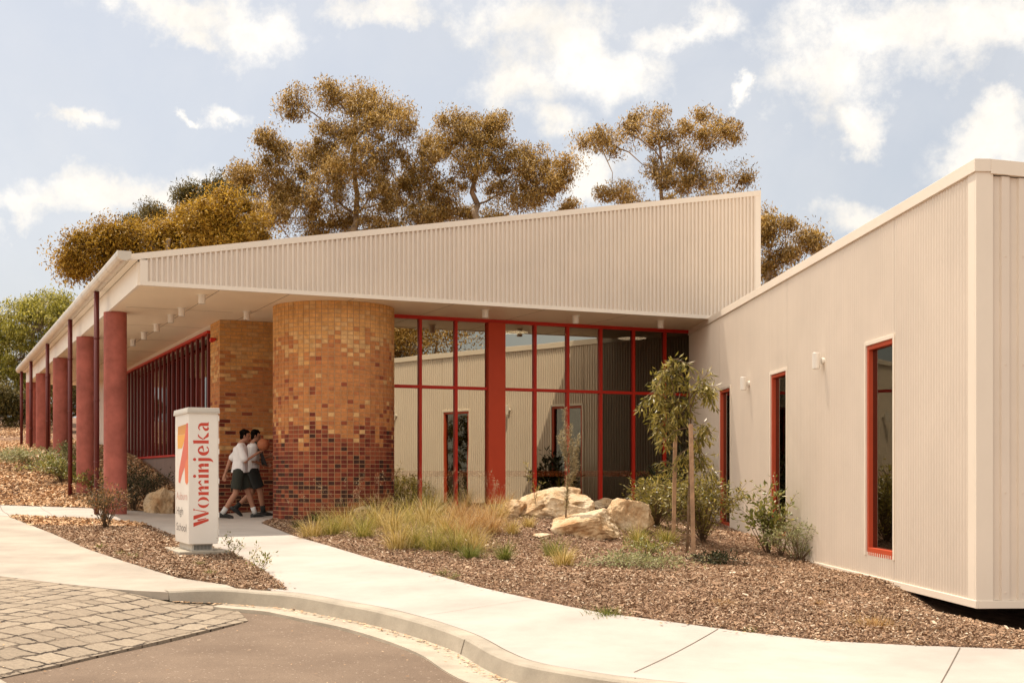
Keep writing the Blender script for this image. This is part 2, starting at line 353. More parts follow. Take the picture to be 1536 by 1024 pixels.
# kerb line (front top edge), traced and resampled in plan
KB = spline([G(*q).xy for q in [(253, 887), (293, 885), (333, 884.5), (380, 888), (440, 893), (512, 906), (560, 915), (612, 928), (655, 941), (697, 957), (735, 978), (775, 994), (845, 1008), (942, 1022), (1100, 1036), (1400, 1052), (1900, 1085)]], .12)
def offs(pl, d):    # d>0: away from the road
    out = []
    for i, p_ in enumerate(pl):
        t = (pl[min(i + 1, len(pl) - 1)] - pl[max(i - 1, 0)]).normalized(); out.append(p_ + Vector((-t.y, t.x)) * d)
    return out
KBACK = offs(KB, .15); KGUT = offs(KB, -.36)
KI = min(range(len(KB)), key=lambda i: abs(KB[i].x / KB[i].y * F + CX - 345))
apron_low = [G(*q).xy for q in [(253, 887), (210, 885), (167, 882), (83, 873), (0, 863)]] + [Vector((-7.5, 14.4)), Vector((-16, 13.5))]
road_poly = [p_ for p_ in KB[::-1]] + apron_low[1:] + [Vector((-25, 6)), Vector((-25, -25)), Vector((25, -25)), Vector((25, 3))]
isl = poly([(14, 774), (80, 776.5), (140, 779), (205, 784), (262, 804), (300, 817), (347, 829), (372, 843), (397, 858), (418, 873), (431, 884.5), (340, 876), (267, 865.5), (187, 841), (133, 823), (80, 800)])
# concrete paths: right footpath, entrance path and the branch past the columns, around the mulch island
path_poly = poly([(1700, 985), (1536, 973), (1390, 968), (1240, 960.5), (1110, 946), (1000, 931), (900, 918), (800, 898), (720, 880), (640, 858), (560, 838), (490, 817), (440, 803), (415, 793), (392, 784)]) \
    + poly([(408, 777), (412, 770)]) + [Vector((-3.6, 27.3)), Vector((-5.9, 26.2))] + poly([(325, 772), (262, 768.5), (190, 765), (140, 762), (60, 759), (0, 757)]) + [Vector((-20, 34)), Vector((-21, 28))] \
    + poly([(0, 772.5), (14, 774), (80, 776.5), (140, 779), (205, 784), (262, 804), (300, 817), (347, 829), (372, 843), (397, 858), (418, 873), (431, 884.5), (400, 881.)]) \
    + [p_ for p_ in KBACK[KI + 3:]]
apron_poly = apron_low[::-1] + KBACK[1:KI + 1] + poly([(340, 876), (267, 865.5), (187, 841), (133, 823), (80, 800), (14, 774), (0, 772.5)]) + [Vector((-21, 28)), Vector((-26, 14))]
def Tz(d): return lambda X, Y: Tn(X, Y) + d
def Rz(d): return lambda X, Y: Tn(X, Y) - KH(X) + d
s = tag(sheet('footpath', path_poly, Tz(0), M['concrete'], .35), kind='structure')
s = tag(sheet('driveway_apron', apron_poly, Tz(-.004), M['concrete_old'], .4), kind='structure')
tag(sheet('road', road_poly, Rz(-.012), M['asphalt'], .4), kind='structure')
pav = KB[:KI + 1][::-1] + poly([(210, 885.3), (167, 882.5), (83, 873.5), (0, 863.5)]) + [Vector((-9, 14.4)), Vector((-9, 8))] + poly([(0, 997), (372, 908)])
tag(sheet('stone_paving', pav, Rz(-.002), M['setts'], .3, .06), kind='structure')

def strip(mb, a, b, za, zb, mi=0):      # ribbon between two plan polylines
    A = [(p_.x, p_.y, z) for p_, z in zip(a, za)]; B = [(p_.x, p_.y, z) for p_, z in zip(b, zb)]; n = len(A)
    mb.add(A + B, [(i, i + 1, n + i + 1, n + i) for i in range(n - 1)], mi)
def tz(pl, d=0): return [t + d for t in Tn([p_.x for p_ in pl], [p_.y for p_ in pl])]
kx = np.array([p_.x for p_ in KB]); kh = KH(kx)
zt = tz(KB); kb = MB(); rd = offs(KB, .02)
strip(kb, KBACK, rd, tz(KBACK, .004), [z + .004 for z in tz(rd)]); strip(kb, rd, KB, [z + .004 for z in tz(rd)], [z - .012 for z in zt])
fo = offs(KB, -.035); zb = [z - h for z, h in zip(zt, kh)]; strip(kb, KB, fo, [z - .012 for z in zt], [z + .006 for z in zb])
o = kb.build('kerb', M['kerb'], smooth=True); tag(o, kind='structure')
ks = KI - 1; gm = MB(); zg = [z - .004 for z in zb]; fo2 = offs(KB, -.05)
strip(gm, fo[ks:], fo2[ks:], [z + .006 for z in zb][ks:], zg[ks:]); strip(gm, fo2[ks:], KGUT[ks:], zg[ks:], [z + .012 for z in zg][ks:])
gm.add([(fo2[ks].x, fo2[ks].y, zg[ks]), (KGUT[ks].x, KGUT[ks].y, zg[ks] + .012), (KGUT[ks].x, KGUT[ks].y, zg[ks] - .05), (fo2[ks].x, fo2[ks].y, zg[ks] - .05)], [(0, 1, 2, 3)])
strip(gm, KGUT[ks:], offs(KB, -.365)[ks:], [z + .012 for z in zg][ks:], [z - .03 for z in zg][ks:])
o = gm.build('gutter', M['gutter'], smooth=False); tag(o, kind='structure')
# joints and the dark line behind the kerb
jm = MB(); k1 = offs(KB, .156); k2 = offs(KB, .146)
jw = [.002 + .006 * abs(math.sin(i * .21)) + random.random() * .003 for i in range(len(KB))]
k1 = [b_ + (a_ - b_).normalized() * w_ for a_, b_, w_ in zip(k1, k2, jw)]
strip(jm, k1, k2, tz(k1, .0065), tz(k2, .0065))
def line(a, b, w=.008, d=.0045, n=14):
    a, b = G(*a).xy, G(*b).xy; t = (b - a).normalized(); q = Vector((-t.y, t.x)) * w / 2
    A = [a + (b - a) * (i / n) + q for i in range(n + 1)]; B = [x - 2 * q for x in A]; strip(jm, A, B, tz(A, d), tz(B, d))
line((1077, 943), (951, 1008)); line((1440, 971), (1408, 1030)); line((800, 898.5), (640, 922), .004); line((0, 757), (14, 774), .01)
line((300, 829), (262, 862), .005); line((80, 776), (60, 759), .005)
for px in (697, 940):
    k = min(range(len(KB)), key=lambda i: abs(KB[i].x / KB[i].y * F + CX - px)); t = (KB[k + 1] - KB[k]).normalized() * .006; n_ = Vector((-t.y, t.x)).normalized()
    a = KB[k] + n_ * .15; z0 = T(*KB[k])
    jm.add([(a.x - t.x, a.y - t.y, z0 + .007), (a.x + t.x, a.y + t.y, z0 + .007), (KB[k].x + t.x - n_.x * .003, KB[k].y + t.y - n_.y * .003, z0 - .008), (KB[k].x - t.x - n_.x * .003, KB[k].y - t.y - n_.y * .003, z0 - .008)], [(0, 1, 2, 3)])
    f_ = KB[k] - n_ * .039; jm.add([(KB[k].x - t.x - n_.x * .004, KB[k].y - t.y - n_.y * .004, z0 - .01), (KB[k].x + t.x - n_.x * .004, KB[k].y + t.y - n_.y * .004, z0 - .01), (f_.x + t.x, f_.y + t.y, z0 - .13), (f_.x - t.x, f_.y - t.y, z0 - .13)], [(0, 1, 2, 3)])
tag(jm.build('path_joints', M['joint']), kind='structure')
# the small kerb at the lower left corner
lk = spline([Vector((-5.6, 8.4)), G(-60, 985).xy, G(0, 1004).xy, G(35, 1016).xy, G(52, 1032).xy, G(60, 1060).xy], .15)
lm = MB(); li = offs(lk, -.14); zl = [z - h for z, h in zip(tz(lk), KH([p_.x for p_ in lk]))]
strip(lm, lk, offs(lk, -.02), zl, [z + .05 for z in zl]); strip(lm, offs(lk, -.02), li, [z + .05 for z in zl], [z + .05 for z in zl]); strip(lm, li, offs(lk, -.16), [z + .05 for z in zl], zl)
tag(lm.build('low_kerb', M['kerb']), kind='structure')

# one ground sheet out to the horizon; dense near the camera, dropped under the paved surfaces
c1 = np.concatenate([-np.geomspace(2600, 31, 22), np.arange(-30, 14, .22), np.geomspace(14.5, 2600, 24)])
c2 = np.concatenate([-np.geomspace(2600, 12, 20), np.arange(-11, 6, 1.), np.arange(6, 46, .22), np.geomspace(47, 2600, 28)])
gx, gy = np.meshgrid(c1, c2); gz = np.empty_like(gx); far = (np.abs(gx) > 60) | (np.abs(gy) > 85)
cxx = np.clip(gx, -60, 60); cyy = np.clip(gy, -20, 85); gz = Tn(cxx, cyy)
mz = np.array([mnoise.fractal(Vector((a * 1.3, b * 1.3, 0)), 1., 2., 4) for a, b in zip(gx.ravel(), gy.ravel())]).reshape(gx.shape)
gz = gz + mz * .025 - .012
onp = inside(offs(path_poly[::-1], 0) if 0 else path_poly, gx, gy) | inside(apron_poly, gx, gy)
gz = np.where(onp, Tn(cxx, cyy) - .06, gz)
low = inside(road_poly, gx, gy) | inside([*KBACK, *KB[::-1]], gx, gy)
gz = np.where(low, gz - .28, gz)
ny, nx = gx.shape; V = np.stack([gx.ravel(), gy.ravel(), gz.ravel()], 1); idx = np.arange(ny * nx).reshape(ny, nx)
Q = np.stack([idx[:-1, :-1].ravel(), idx[:-1, 1:].ravel(), idx[1:, 1:].ravel(), idx[1:, :-1].ravel()], 1)
o = np_mesh('ground', V, Q, M['soil'], smooth=True); tag(o, kind='structure')

# ------------------------------------------------------------------ loose wood chip mulch
def cards(P_, L, W, tilt=.4, fold=0., dirs=None, az=None):
    """one bent 4-corner card per point; returns vertices and quads"""
    n = len(P_); az = NR.uniform(0, 2 * np.pi, n) if az is None else az
    el = NR.normal(0, tilt, n); ro = NR.normal(0, tilt * 1.3, n)
    if dirs is None: a = np.stack([np.cos(az) * np.cos(el), np.sin(az) * np.cos(el), np.sin(el)], 1)
    else: a = dirs / (np.linalg.norm(dirs, axis=1, keepdims=True) + 1e-9)
    up = np.stack([np.sin(ro) * -np.sin(az), np.sin(ro) * np.cos(az), np.cos(ro)], 1)
    b = np.cross(up, a); b /= np.linalg.norm(b, axis=1, keepdims=True) + 1e-9
    c = np.cross(a, b)
    L = (L * np.ones(n))[:, None]; W = (W * np.ones(n))[:, None]
    V = np.stack([P_ - a * L / 2, P_ + b * W / 2 + c * fold * W, P_ + a * L / 2, P_ - b * W / 2 + c * fold * W], 1).reshape(-1, 3)
    return V, np.arange(4 * n).reshape(n, 4)
def chipcards(P_, L, W, tilt):     # blunt-ended chips
    n = len(P_); az = NR.uniform(0, 2 * np.pi, n); el = NR.normal(0, tilt, n); ro = NR.normal(0, tilt * 1.2, n)
    a = np.stack([np.cos(az) * np.cos(el), np.sin(az) * np.cos(el), np.sin(el)], 1)
    up = np.stack([np.sin(ro) * -np.sin(az), np.sin(ro) * np.cos(az), np.cos(ro)], 1); b = np.cross(up, a); b /= np.linalg.norm(b, axis=1, keepdims=True)
    L = L[:, None] / 2; W = W[:, None] / 2; s1 = NR.uniform(.3, 1, (n, 1))
    V = np.stack([P_ - a * L - b * W, P_ - a * L * .8 + b * W * s1, P_ + a * L + b * W * .8, P_ + a * L * .9 - b * W * s1], 1).reshape(-1, 3)
    return V, np.arange(4 * n).reshape(n, 4)
M['chips'] = island_mat('wood_chips', [(0, (.10, .058, .034)), (.2, (.23, .14, .082)), (.5, (.35, .22, .138)), (.7, (.31, .20, .135)), (.87, (.43, .305, .20)), (.96, (.57, .45, .33)), (1, (.68, .58, .45))], .9, spec=.1, vs=.9, var=.38)
M['chips_left'] = island_mat('bark_chips', [(0, (.30, .17, .085)), (.25, (.50, .31, .17)), (.6, (.64, .41, .235)), (.85, (.72, .50, .31)), (1, (.80, .64, .46))], .9, spec=.1, vs=.8, var=.3)
def scatter(n, x0, x1, y0, y1, Lr, keep, lift=.012, tilt=.35):
    X = NR.uniform(x0, x1, n); Y = NR.uniform(y0, y1, n); k = keep(X, Y); X = X[k]; Y = Y[k]
    Z = Tn(X, Y) + NR.uniform(-.005, .02, len(X)) + lift; P_ = np.stack([X, Y, Z], 1)
    L = NR.uniform(*Lr, len(X)); return chipcards(P_, L, L * NR.uniform(.25, .6, len(X)), tilt)
def view(X, Y, m=.03): return (X / Y > -CX / F - m) & (X / Y < CX / F + m)
def free(X, Y): return ~inside(path_poly, X, Y) & ~inside(apron_poly, X, Y) & ~inside(road_poly, X, Y) & ~inside([*KBACK, *KB[::-1]], X, Y)
def wallx(Y): return 5.4 - .051 * Y
def kr(X, Y): return view(X, Y) & free(X, Y) & (X < wallx(Y) + 4. * (Y < 13.5)) & (X * -.4163 + Y * .909 < 24.2) & (X > -4.5)
Va, Qa = scatter(800000, -4.5, 6.2, 10, 30, (.013, .040), lambda X, Y: kr(X, Y) & (NR.random(len(X)) < np.clip(1.25 - (Y - 11) / 15, .25, 1) * np.clip(1.1 + 1.2 * np.array([mnoise.noise(Vector((a_ * 1.1, b_ * 1.1, 7))) for a_, b_ in zip(X, Y)]), .35, 1)))
ri = [(p_.x, p_.y) for p_ in isl]
Vb, Qb = scatter(130000, -10, -2.5, 12.5, 25, (.018, .052), lambda X, Y: inside(ri, X, Y))
Vz, Qz = scatter(9000, -9, 6.2, 10, 28, (.045, .09), lambda X, Y: (kr(X, Y) | inside(ri, X, Y)), .02, .3)
o = np_mesh('wood_mulch', np.r_[Va, Vb, Vz], np.r_[Qa, Qb + len(Va), Qz + len(Va) + len(Vb)], M['chips']); tag(o, 'brown wood chip mulch spread over the garden beds', None, kind='stuff')
Vc, Qc = scatter(420000, -24, -5, 22, 60, (.04, .12), lambda X, Y: view(X, Y) & free(X, Y) & ((X * .909 + Y * .4163) < 5.3) & (NR.random(len(X)) < np.clip(1.6 - Y / 45, .2, 1)), .015)
o = np_mesh('bark_mulch', Vc, Qc, M['chips_left']); tag(o, 'orange brown bark mulch on the slope left of the columns', None, kind='stuff')
# stray chips and dry leaves on the paving edges
es = []
for pl, n, sp in ((isl, 260, .05), (KB[:len(KB) * 2 // 3], 500, .05), ([G(*q).xy for q in [(1536, 973), (1240, 960), (1000, 931), (720, 880), (560, 838), (440, 803)]], 330, .07)):
    for _ in range(n):
        i = random.randrange(len(pl) - 1); t = random.random(); q = pl[i] * (1 - t) + pl[i + 1] * t; d = random.gauss(0, sp)
        tt = (pl[i + 1] - pl[i]).normalized()
        if pl is not isl and n == 500: d = -.05 - abs(random.gauss(0, .05)); zz = T(*q) - float(KH(q.x)) + .012
        else: zz = T(*q) + .008
        q = q + Vector((-tt.y, tt.x)) * d; es.append((q.x, q.y, zz))
es = np.array(es); L = NR.uniform(.015, .045, len(es)); Vd, Qd = chipcards(es, L, L * .45, .12)
X = NR.uniform(-5, 4, 1500); Y = NR.uniform(8.5, 14, 1500); k = inside(road_poly, X, Y); X = X[k]; Y = Y[k]; rr = NR.random(len(X)) < .25; X = X[rr]; Y = Y[rr]
L = NR.uniform(.01, .03, len(X)); Ve, Qe = chipcards(np.stack([X, Y, Tn(X, Y) - KH(X) + .006], 1), L, L * .5, .1)
o = np_mesh('leaf_litter', np.r_[Vd, Ve], np.r_[Qd, Qe + len(Vd)], M['chips_left']); tag(o, 'dry leaves and stray chips along the kerb and path edges', None, kind='stuff')
# ------------------------------------------------------------------ buildings
UX, UY = .909, .4163
def fr(u, v, z): return (u * UX - v * UY, u * UY + v * UX, z)       # building frame: u along the front, v away from it
def imgU(px, v): k = (px - CX) / F; return v * (UY + UX * k) / (UX - UY * k)
def imgV(px, u): k = (px - CX) / F; return u * (UX - UY * k) / (UY + UX * k)
def depth(u, v): return u * UY + v * UX
def uv(p): return (p[0] * UX + p[1] * UY, -p[0] * UY + p[1] * UX)
SO = 3.17; FV = 22.16; GV = 24.2; BV = 48.4; U0 = 3.27; U1 = 15.84
def rz(u): return 3.69 + (u - 3.27) * .1755
WHITE = (.66, .60, .52)
M['clad'] = mat('cream_steel_cladding', (.74, .645, .545), .42, var=.04, vs=.7, spec=.45, streak=.05)
M['trim'] = mat('cream_trim', (.80, .71, .60), .4, var=.03, vs=1, spec=.45)
M['soffit'] = mat('white_soffit', (.88, .75, .57), .5, var=.04, vs=.6, spec=.3)
M['beam'] = mat('white_beam', (.80, .73, .63), .5, var=.03, vs=.8)
M['gut'] = mat('eave_metal', (.66, .59, .49), .35, metal=.2, var=.08, vs=1.5)
M['red'] = mat('red_frame_paint', (.52, .026, .012), .45, var=.06, vs=2, spec=.25)
M['redpanel'] = mat('red_panel_paint', (.54, .068, .028), .5, var=.05, vs=1.2, spec=.2)
M['orange'] = mat('orange_red_frame', (.52, .075, .028), .4, var=.05, vs=2)
M['dpipe'] = mat('dark_red_pipe', (.10, .010, .008), .45, var=.1, vs=2)
M['column'] = mat('red_oxide_column', (.43, .13, .10), .75, var=.22, vs=2.2, bump=.35, bs=70, spec=.25, fine=.1, fs=60)
M['slat'] = mat('red_slat', (.15, .016, .011), .45, var=.1, vs=1.5)
M['mortar'] = mat('tan_mortar', (.50, .30, .16), .95, var=.12, vs=8, bump=.5, bs=200, spec=.1)
M['block'] = mat('grey_render', (.22, .15, .125), .85, var=.12, vs=3)
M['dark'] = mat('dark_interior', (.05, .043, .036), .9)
M['floor'] = mat('interior_floor', (.12, .10, .08), .5)
M['glass'] = glass_mat('reflective_glass', .50, (.20, .19, .17), (.92, .86, .70))
M['glass2'] = glass_mat('window_glass', .14, (.3, .28, .25), (.8, .78, .72))
M['glass_shade'] = glass_mat('shade_painted_glass', .14, (.12, .11, .10), (.85, .78, .62)); M['band'] = mat('orange_band', (.50, .12, .035), .6)  # dark copy of the pane glass, the shaded wall's reflection put into its tint
M['fit'] = mat('white_fitting', (.78, .74, .68), .4, var=.02)
M['lamp'] = emit_mat('lamp_glow', (1, .86, .62), 14)
BR = {'a': (.70, .36, .12), 'b': (.70, .41, .17), 'c': (.55, .22, .072), 'd': (.48, .17, .06), 'e': (.30, .075, .032), 'f': (.17, .03, .016), 'g': (.060, .022, .014)}
BK = list(BR); BM = [mat('brick_' + k, c, .75, var=.2, vs=9, bump=.5, bs=120, spec=.25, fine=.12, fs=90) for k, c in BR.items()]
def bricktone(t, q, salt=0):
    """t: 0 top .. 1 bottom; q: clump noise 0..1 -> palette index"""
    r = random.random(); e = t + (q - .5) * .17 * min(1, t * 4.5) + random.gauss(0, .012)
    if e < .15: return 0 if r < .82 else 1
    if e < .25: return 1 if r < .45 else (0 if r < .6 else (2 if r < .95 else 3))
    if e < .42: return 2 if r < .74 else (3 if r < .92 else (1 if r < .97 else 4))
    if e < .55: return 2 if r < .58 else (1 if r < .68 else (3 if r < .92 else 4))
    if e < .62: return 2 if r < .44 else (1 if r < .53 else (4 if r < .86 else 5))
    if e < .76: return 4 if r < .62 else (5 if r < .95 else 6)
    return 5 if r < .56 else (6 if r < .84 else 4)
Bd = empty('school_building', fr(U0, FV, -.9), 'long cream building with sloping ribbed fascia, red columns and tiled brick drum', 'building')
# roof sheet and its ribbed front fascia
mb = MB(); t = .07
mb.hexa([fr(3.05, FV + .051, rz(3.05) - t), fr(U1 + .0, FV + .051, rz(U1 + .05) - t), fr(U1 + .05, BV, rz(U1 + .05) - t), fr(3.05, BV, rz(3.05) - t),
         fr(3.05, FV + .051, rz(3.05)), fr(U1 + .0, FV + .051, rz(U1 + .05)), fr(U1 + .05, BV, rz(U1 + .05)), fr(3.05, BV, rz(3.05))])
u = 3.2
while u < U1:      # standing ribs on the roof
    mb.hexa([fr(u, FV + 2, rz(u)), fr(u + .04, FV + 2, rz(u + .04)), fr(u + .04, BV, rz(u + .04)), fr(u, BV, rz(u)), fr(u, FV + 2, rz(u) + .03), fr(u + .04, FV + 2, rz(u) + .03), fr(u + .04, BV, rz(u) + .03), fr(u, BV, rz(u) + .03)]); u += .6
mb.build('roof', M['trim'], Bd)
def ribs(mb, F_, s0, s1, zb, zt, prof, pitch):
    """profiled sheet: F_(s, depth, z)->world; prof list of (frac, depth)"""
    pts = []; s_ = s0
    while s_ < s1 - 1e-6:
        for f_, d in prof:
            x = s_ + f_ * pitch
            if x < s1: pts.append((x, d))
        s_ += pitch
    pts.append((s1, prof[0][1])); n = len(pts)
    vs = [F_(x, d, zb(x)) for x, d in pts] + [F_(x, d, zt(x)) for x, d in pts]
    mb.add(vs, [(i, i + 1, n + i + 1, n + i) for i in range(n - 1)])
RIB = [(0, 0), (.50, 0), (.55, .034), (.93, .034), (1 - 1e-4, 0)]
mb = MB(); ribs(mb, lambda s_, d, z: fr(s_, FV - d, z), U0 + .12, U1 - .1, lambda s_: SO + .05, lambda s_: rz(s_) - .09, RIB, .09)
k_ = 0
while U0 + .12 + (k_ + .8) * .09 < U1 - .15:
    u = U0 + .12 + (k_ + .8) * .09
    for zz in (SO + .11, (SO + rz(u)) / 2, rz(u) - .2):
        if rz(u) - SO > .9 or zz != (SO + rz(u)) / 2: mb.box((u - .006, FV - .040, zz), (u + .006, FV - .033, zz + .012), fr)
    k_ += 6
fa = mb.build('fascia', M['clad'], Bd)
mb = MB()      # fascia trims: top capping, bottom angle, two end flashings
mb.hexa([fr(3.06, FV - .04, rz(3.06) - .10), fr(U1, FV - .04, rz(U1) - .10), fr(U1, FV + .05, rz(U1) - .10), fr(3.06, FV + .05, rz(3.06) - .10),
         fr(3.06, FV - .04, rz(3.06) + .006), fr(U1, FV - .04, rz(U1) + .006), fr(U1, FV + .05, rz(U1) + .006), fr(3.06, FV + .05, rz(3.06) + .006)])
mb.box((U0, FV - .045, SO - .012), (U1, FV + .03, SO + .06), fr); mb.box((U0, FV - .03, SO + .061), (U0 + .13, FV + .03, 3.589), fr)
mb.hexa([fr(U1 - .13, FV - .032, SO + .062), fr(U1 + .003, FV - .032, SO + .062), fr(U1 + .003, FV + .3, SO + .062), fr(U1 - .13, FV + .3, SO + .062),
         fr(U1 - .13, FV - .032, rz(U1) - .101), fr(U1 + .003, FV - .032, rz(U1) - .101), fr(U1 + .003, FV + .3, rz(U1) - .101), fr(U1 - .13, FV + .3, rz(U1) - .101)])
mb.build('fascia_flashing', M['trim'], Bd)
mb = MB(); mb.box((U1 - .05, FV + .31, SO + .02), (U1, BV, SO + .6), fr)
mb.hexa([fr(U1 - .05, FV + .31, SO + .6), fr(U1, FV + .31, SO + .6), fr(U1, BV, SO + .6), fr(U1 - .05, BV, SO + .6), fr(U1 - .05, FV + .31, rz(U1) - .08), fr(U1, FV + .31, rz(U1) - .08), fr(U1, BV, rz(U1) - .08), fr(U1 - .05, BV, rz(U1) - .08)])
mb.box((5.7, BV - .1, -1), (U1 - .06, BV - .02, 3.6), fr); mb.build('rear_wall', M['clad'], Bd)
# soffit, seams, side beam, gutter
mb = MB(); mb.box((U0 + .02, FV + .03, SO), (U1 - .06, GV + .4, SO + .04), fr); mb.box((U0 + .02, GV + .401, SO), (7.9, BV, SO + .04), fr); so_ = mb.build('soffit', M['soffit'], Bd)
mb = MB(); us = [4.62, 5.85, 7.05]
for u in us: mb.box((u, FV + .05, SO - .003), (u + .012, BV - .1, SO - .001), fr)
for v in (25.2, 28.2, 31.2, 34.2, 37.2, 40.2): mb.box((U0 + .2, v, SO - .003), (5.5, v + .008, SO - .001), fr)
for u in (9.0, 10.9, 12.8): mb.box((u, FV + .05, SO - .003), (u + .008, GV - .1, SO - .001), fr)
mb.build('seam', mat('soffit_seam', (.30, .22, .15), .8), so_)
mb = MB(); mb.box((U0 - .03, FV + .031, SO - .008), (U0 + .02, BV, 3.56), fr)
mb.build('side_beam', M['beam'], Bd)
mb = MB(); n = 9; pr = [(2.98 - .075 + .075 * math.cos(math.pi * (1 + i / (n - 1))) + .07, 3.56 + .0 - .11 * math.sin(math.pi * i / (n - 1)) * (1 if i < n - 1 else 0)) for i in range(n)]
pr = [(2.90, 3.70), (2.895, 3.67), (2.90, 3.62), (2.925, 3.575), (2.965, 3.55), (3.01, 3.54), (3.06, 3.55), (3.10, 3.575), (3.12, 3.60)]
prf = pr + [(a - .0 + .0, b + .006) for a, b in pr[::-1]]; k = len(prf)
mb.add([fr(a, FV - .12, b) for a, b in prf] + [fr(a, BV, b) for a, b in prf], [(i, (i + 1) % k, k + (i + 1) % k, k + i) for i in range(k)])
mb.add([fr(a, FV - .121, b) for a, b in pr] + [fr(3.12, FV - .121, 3.70)], [tuple(range(len(pr) + 1))[::-1]])
mb.add([fr(a, BV + .001, b) for a, b in pr] + [fr(3.12, BV + .001, 3.70)], [tuple(range(len(pr) + 1))])
v = FV + .1
while v < BV:      # brackets
    mb.add([fr(a - (.004 if a < 3 else 0), v, b - .004) for a, b in pr] + [fr(a - (.004 if a < 3 else 0), v + .03, b - .004) for a, b in pr], [(i, i + 1, len(pr) + i + 1, len(pr) + i) for i in range(len(pr) - 1)]); v += 1.3
mb.build('gutter', M['gut'], Bd, smooth=False)
mb = MB(); mb.box((3.121, FV - .02, 3.57), (U0 - .031, BV, 3.60), fr); mb.build('eave_lining', M['beam'], Bd)
# colonnade
for v in (26.2, 31.2, 37.2, 43.2, 47.6):
    c_ = fr(3.4, v, 0); zb_ = T(c_[0], c_[1]) - .25
    mb = MB(); k_ = 14; mb.lathe((c_[0], c_[1], 0), [(.22, zb_ + (SO - .003 - zb_) * i / k_) for i in range(k_ + 1)], 36); mb.build('column', M['column'], Bd, smooth=True)
    cp = fr(3.02, v - .25, 0); z2 = T(cp[0], cp[1]) - .2
    mb = MB(); mb.tube([(cp[0], cp[1], z2), (cp[0], cp[1], 3.53)], .05, 16)
    for zz in (.2, 1.4, 2.6): mb.lathe((cp[0], cp[1], zz), [(.05, 0), (.056, .005), (.056, .035), (.05, .04)], 16)
    dp = mb.build('downpipe', M['dpipe'], Bd, smooth=True)
# brick wall beside the entrance (stretcher bond, real bricks on a mortar core)
mb = MB(); Lb, Hb, jt = .23, .0788, .013; V0, V1, UB0, UB1 = 26.5, 27.45, imgU(329.5, 26.5), 8.6
core = MB(); core.box((UB0 + .006, V0 + .006, -1.1), (UB1, V1, SO - .002), fr)
rows = int((SO + 1.0) / Hb)
for r_ in range(rows + 1):
    z1 = SO - .006 - r_ * Hb; z0 = z1 - Hb + jt; off = (r_ % 2) * Lb / 2; t_ = r_ / rows
    u = UB0 - (Lb / 2 if r_ % 2 else 0)
    while u < UB1:
        a = max(u, UB0); b_ = min(u + Lb - jt, UB1)
        if b_ - a > .03: mb.box((a, V0, z0), (b_, V0 + .05, z1), fr, bricktone(t_ * 1.0, mnoise.noise(Vector((u * 1.4, t_ * 6, 3))) + .5))
        u += Lb
    v = V0 + .052 - (0 if r_ % 2 else Lb / 2)
    while v < V1:
        a = max(v, V0 + .052); b_ = min(v + Lb - jt, V1)
        if b_ - a > .02: mb.box((UB0, a, z0), (UB0 + .05, b_, z1), fr, bricktone(t_, mnoise.noise(Vector((v, t_ * 6, 9))) + .5))
        v += Lb
bw = mb.build('brick_wall', BM, Bd); core.build('mortar', M['mortar'], bw)
mb = MB(); cl_ = fr(UB0 - .05, V0 + .3, 2.78); mb.tube([fr(UB0 - .001, V0 + .35, 2.8), fr(UB0 - .07, V0 + .35, 2.8)], .03, 10); mb.ball(fr(UB0 - .09, V0 + .35, 2.78), .055, 12)
mb.box((UB0 - .14, V0 + .2, 2.74), (UB0 - .05, V0 + .33, 2.80), fr); o = mb.build('security_camera', M['red'], smooth=False); tag(o, 'small dark red security camera high on the brick corner', 'camera')
# drum of glazed bricks
dc = Vector((-3.42, 24.6)); DR = 1.155; NB = 62; RH = .0788; dm = MB(); rows = 54
for r_ in range(rows):
    z1 = SO - .004 - r_ * RH; z0 = z1 - RH + .012
    for j in range(NB):
        t0 = 2 * math.pi * j / NB; t1 = t0 + 2 * math.pi / NB - .0125 / DR; q = []
        for (rr, tt, zz) in ((DR - .05, t0, z0), (DR, t0, z0), (DR, t1, z0), (DR - .05, t1, z0), (DR - .05, t0, z1), (DR, t0, z1), (DR, t1, z1), (DR - .05, t1, z1)):
            q.append((dc.x + rr * math.cos(tt), dc.y + rr * math.sin(tt), zz))
        qn = mnoise.noise(Vector((math.cos(t0) * 2.6, math.sin(t0) * 2.6, r_ * .13))) + .5
        dm.hexa(q, bricktone(r_ / 51., qn))
dr = dm.build('brick_drum', BM, Bd); mb = MB(); mb.lathe((dc.x, dc.y, 0), [(DR - .006, -1.3), (DR - .006, SO - .001)], 96); mb.build('mortar', M['mortar'], dr, smooth=True)
# slatted screen with windows and a rendered dwarf wall behind the colonnade
SU = 5.5; SV0 = 27.45; SV1 = 41; zs = .46; zt_ = 3.04
Sc = empty('louvre_screen_frame', fr(SU, SV0, 0)); Sc.parent = Bd; Sc.location = Vector(fr(SU, SV0, 0)) - Vector(fr(U0, FV, -.9)); Sc.name = 'louvre_screen'
mb = MB(); mb.box((SU - .06, SV0, zt_ - .06), (SU + .06, SV1, zt_), fr); mb.box((SU - .08, SV0, zs - .05), (SU + .06, SV1, zs), fr); mb.build('rail', M['red'], Sc)
v = SV0 + .06; 
while v < SV1:
    mb = MB(); mb.box((SU - .03, v, zs + .001), (SU + .03, v + .10, zt_ - .061), fr); mb.build('slat', M['slat'], Sc); v += .62
mb = MB(); mb.box((SU + .3, SV0, zs), (SU + .31, SV1, zt_), fr); mb.build('pane', M['glass2'], Sc)
mb = MB(); mb.box((SU - .04, SV0, -1.3), (SU + .3, SV1, zs - .051), fr); mb.build('low_wall', M['block'], Bd)
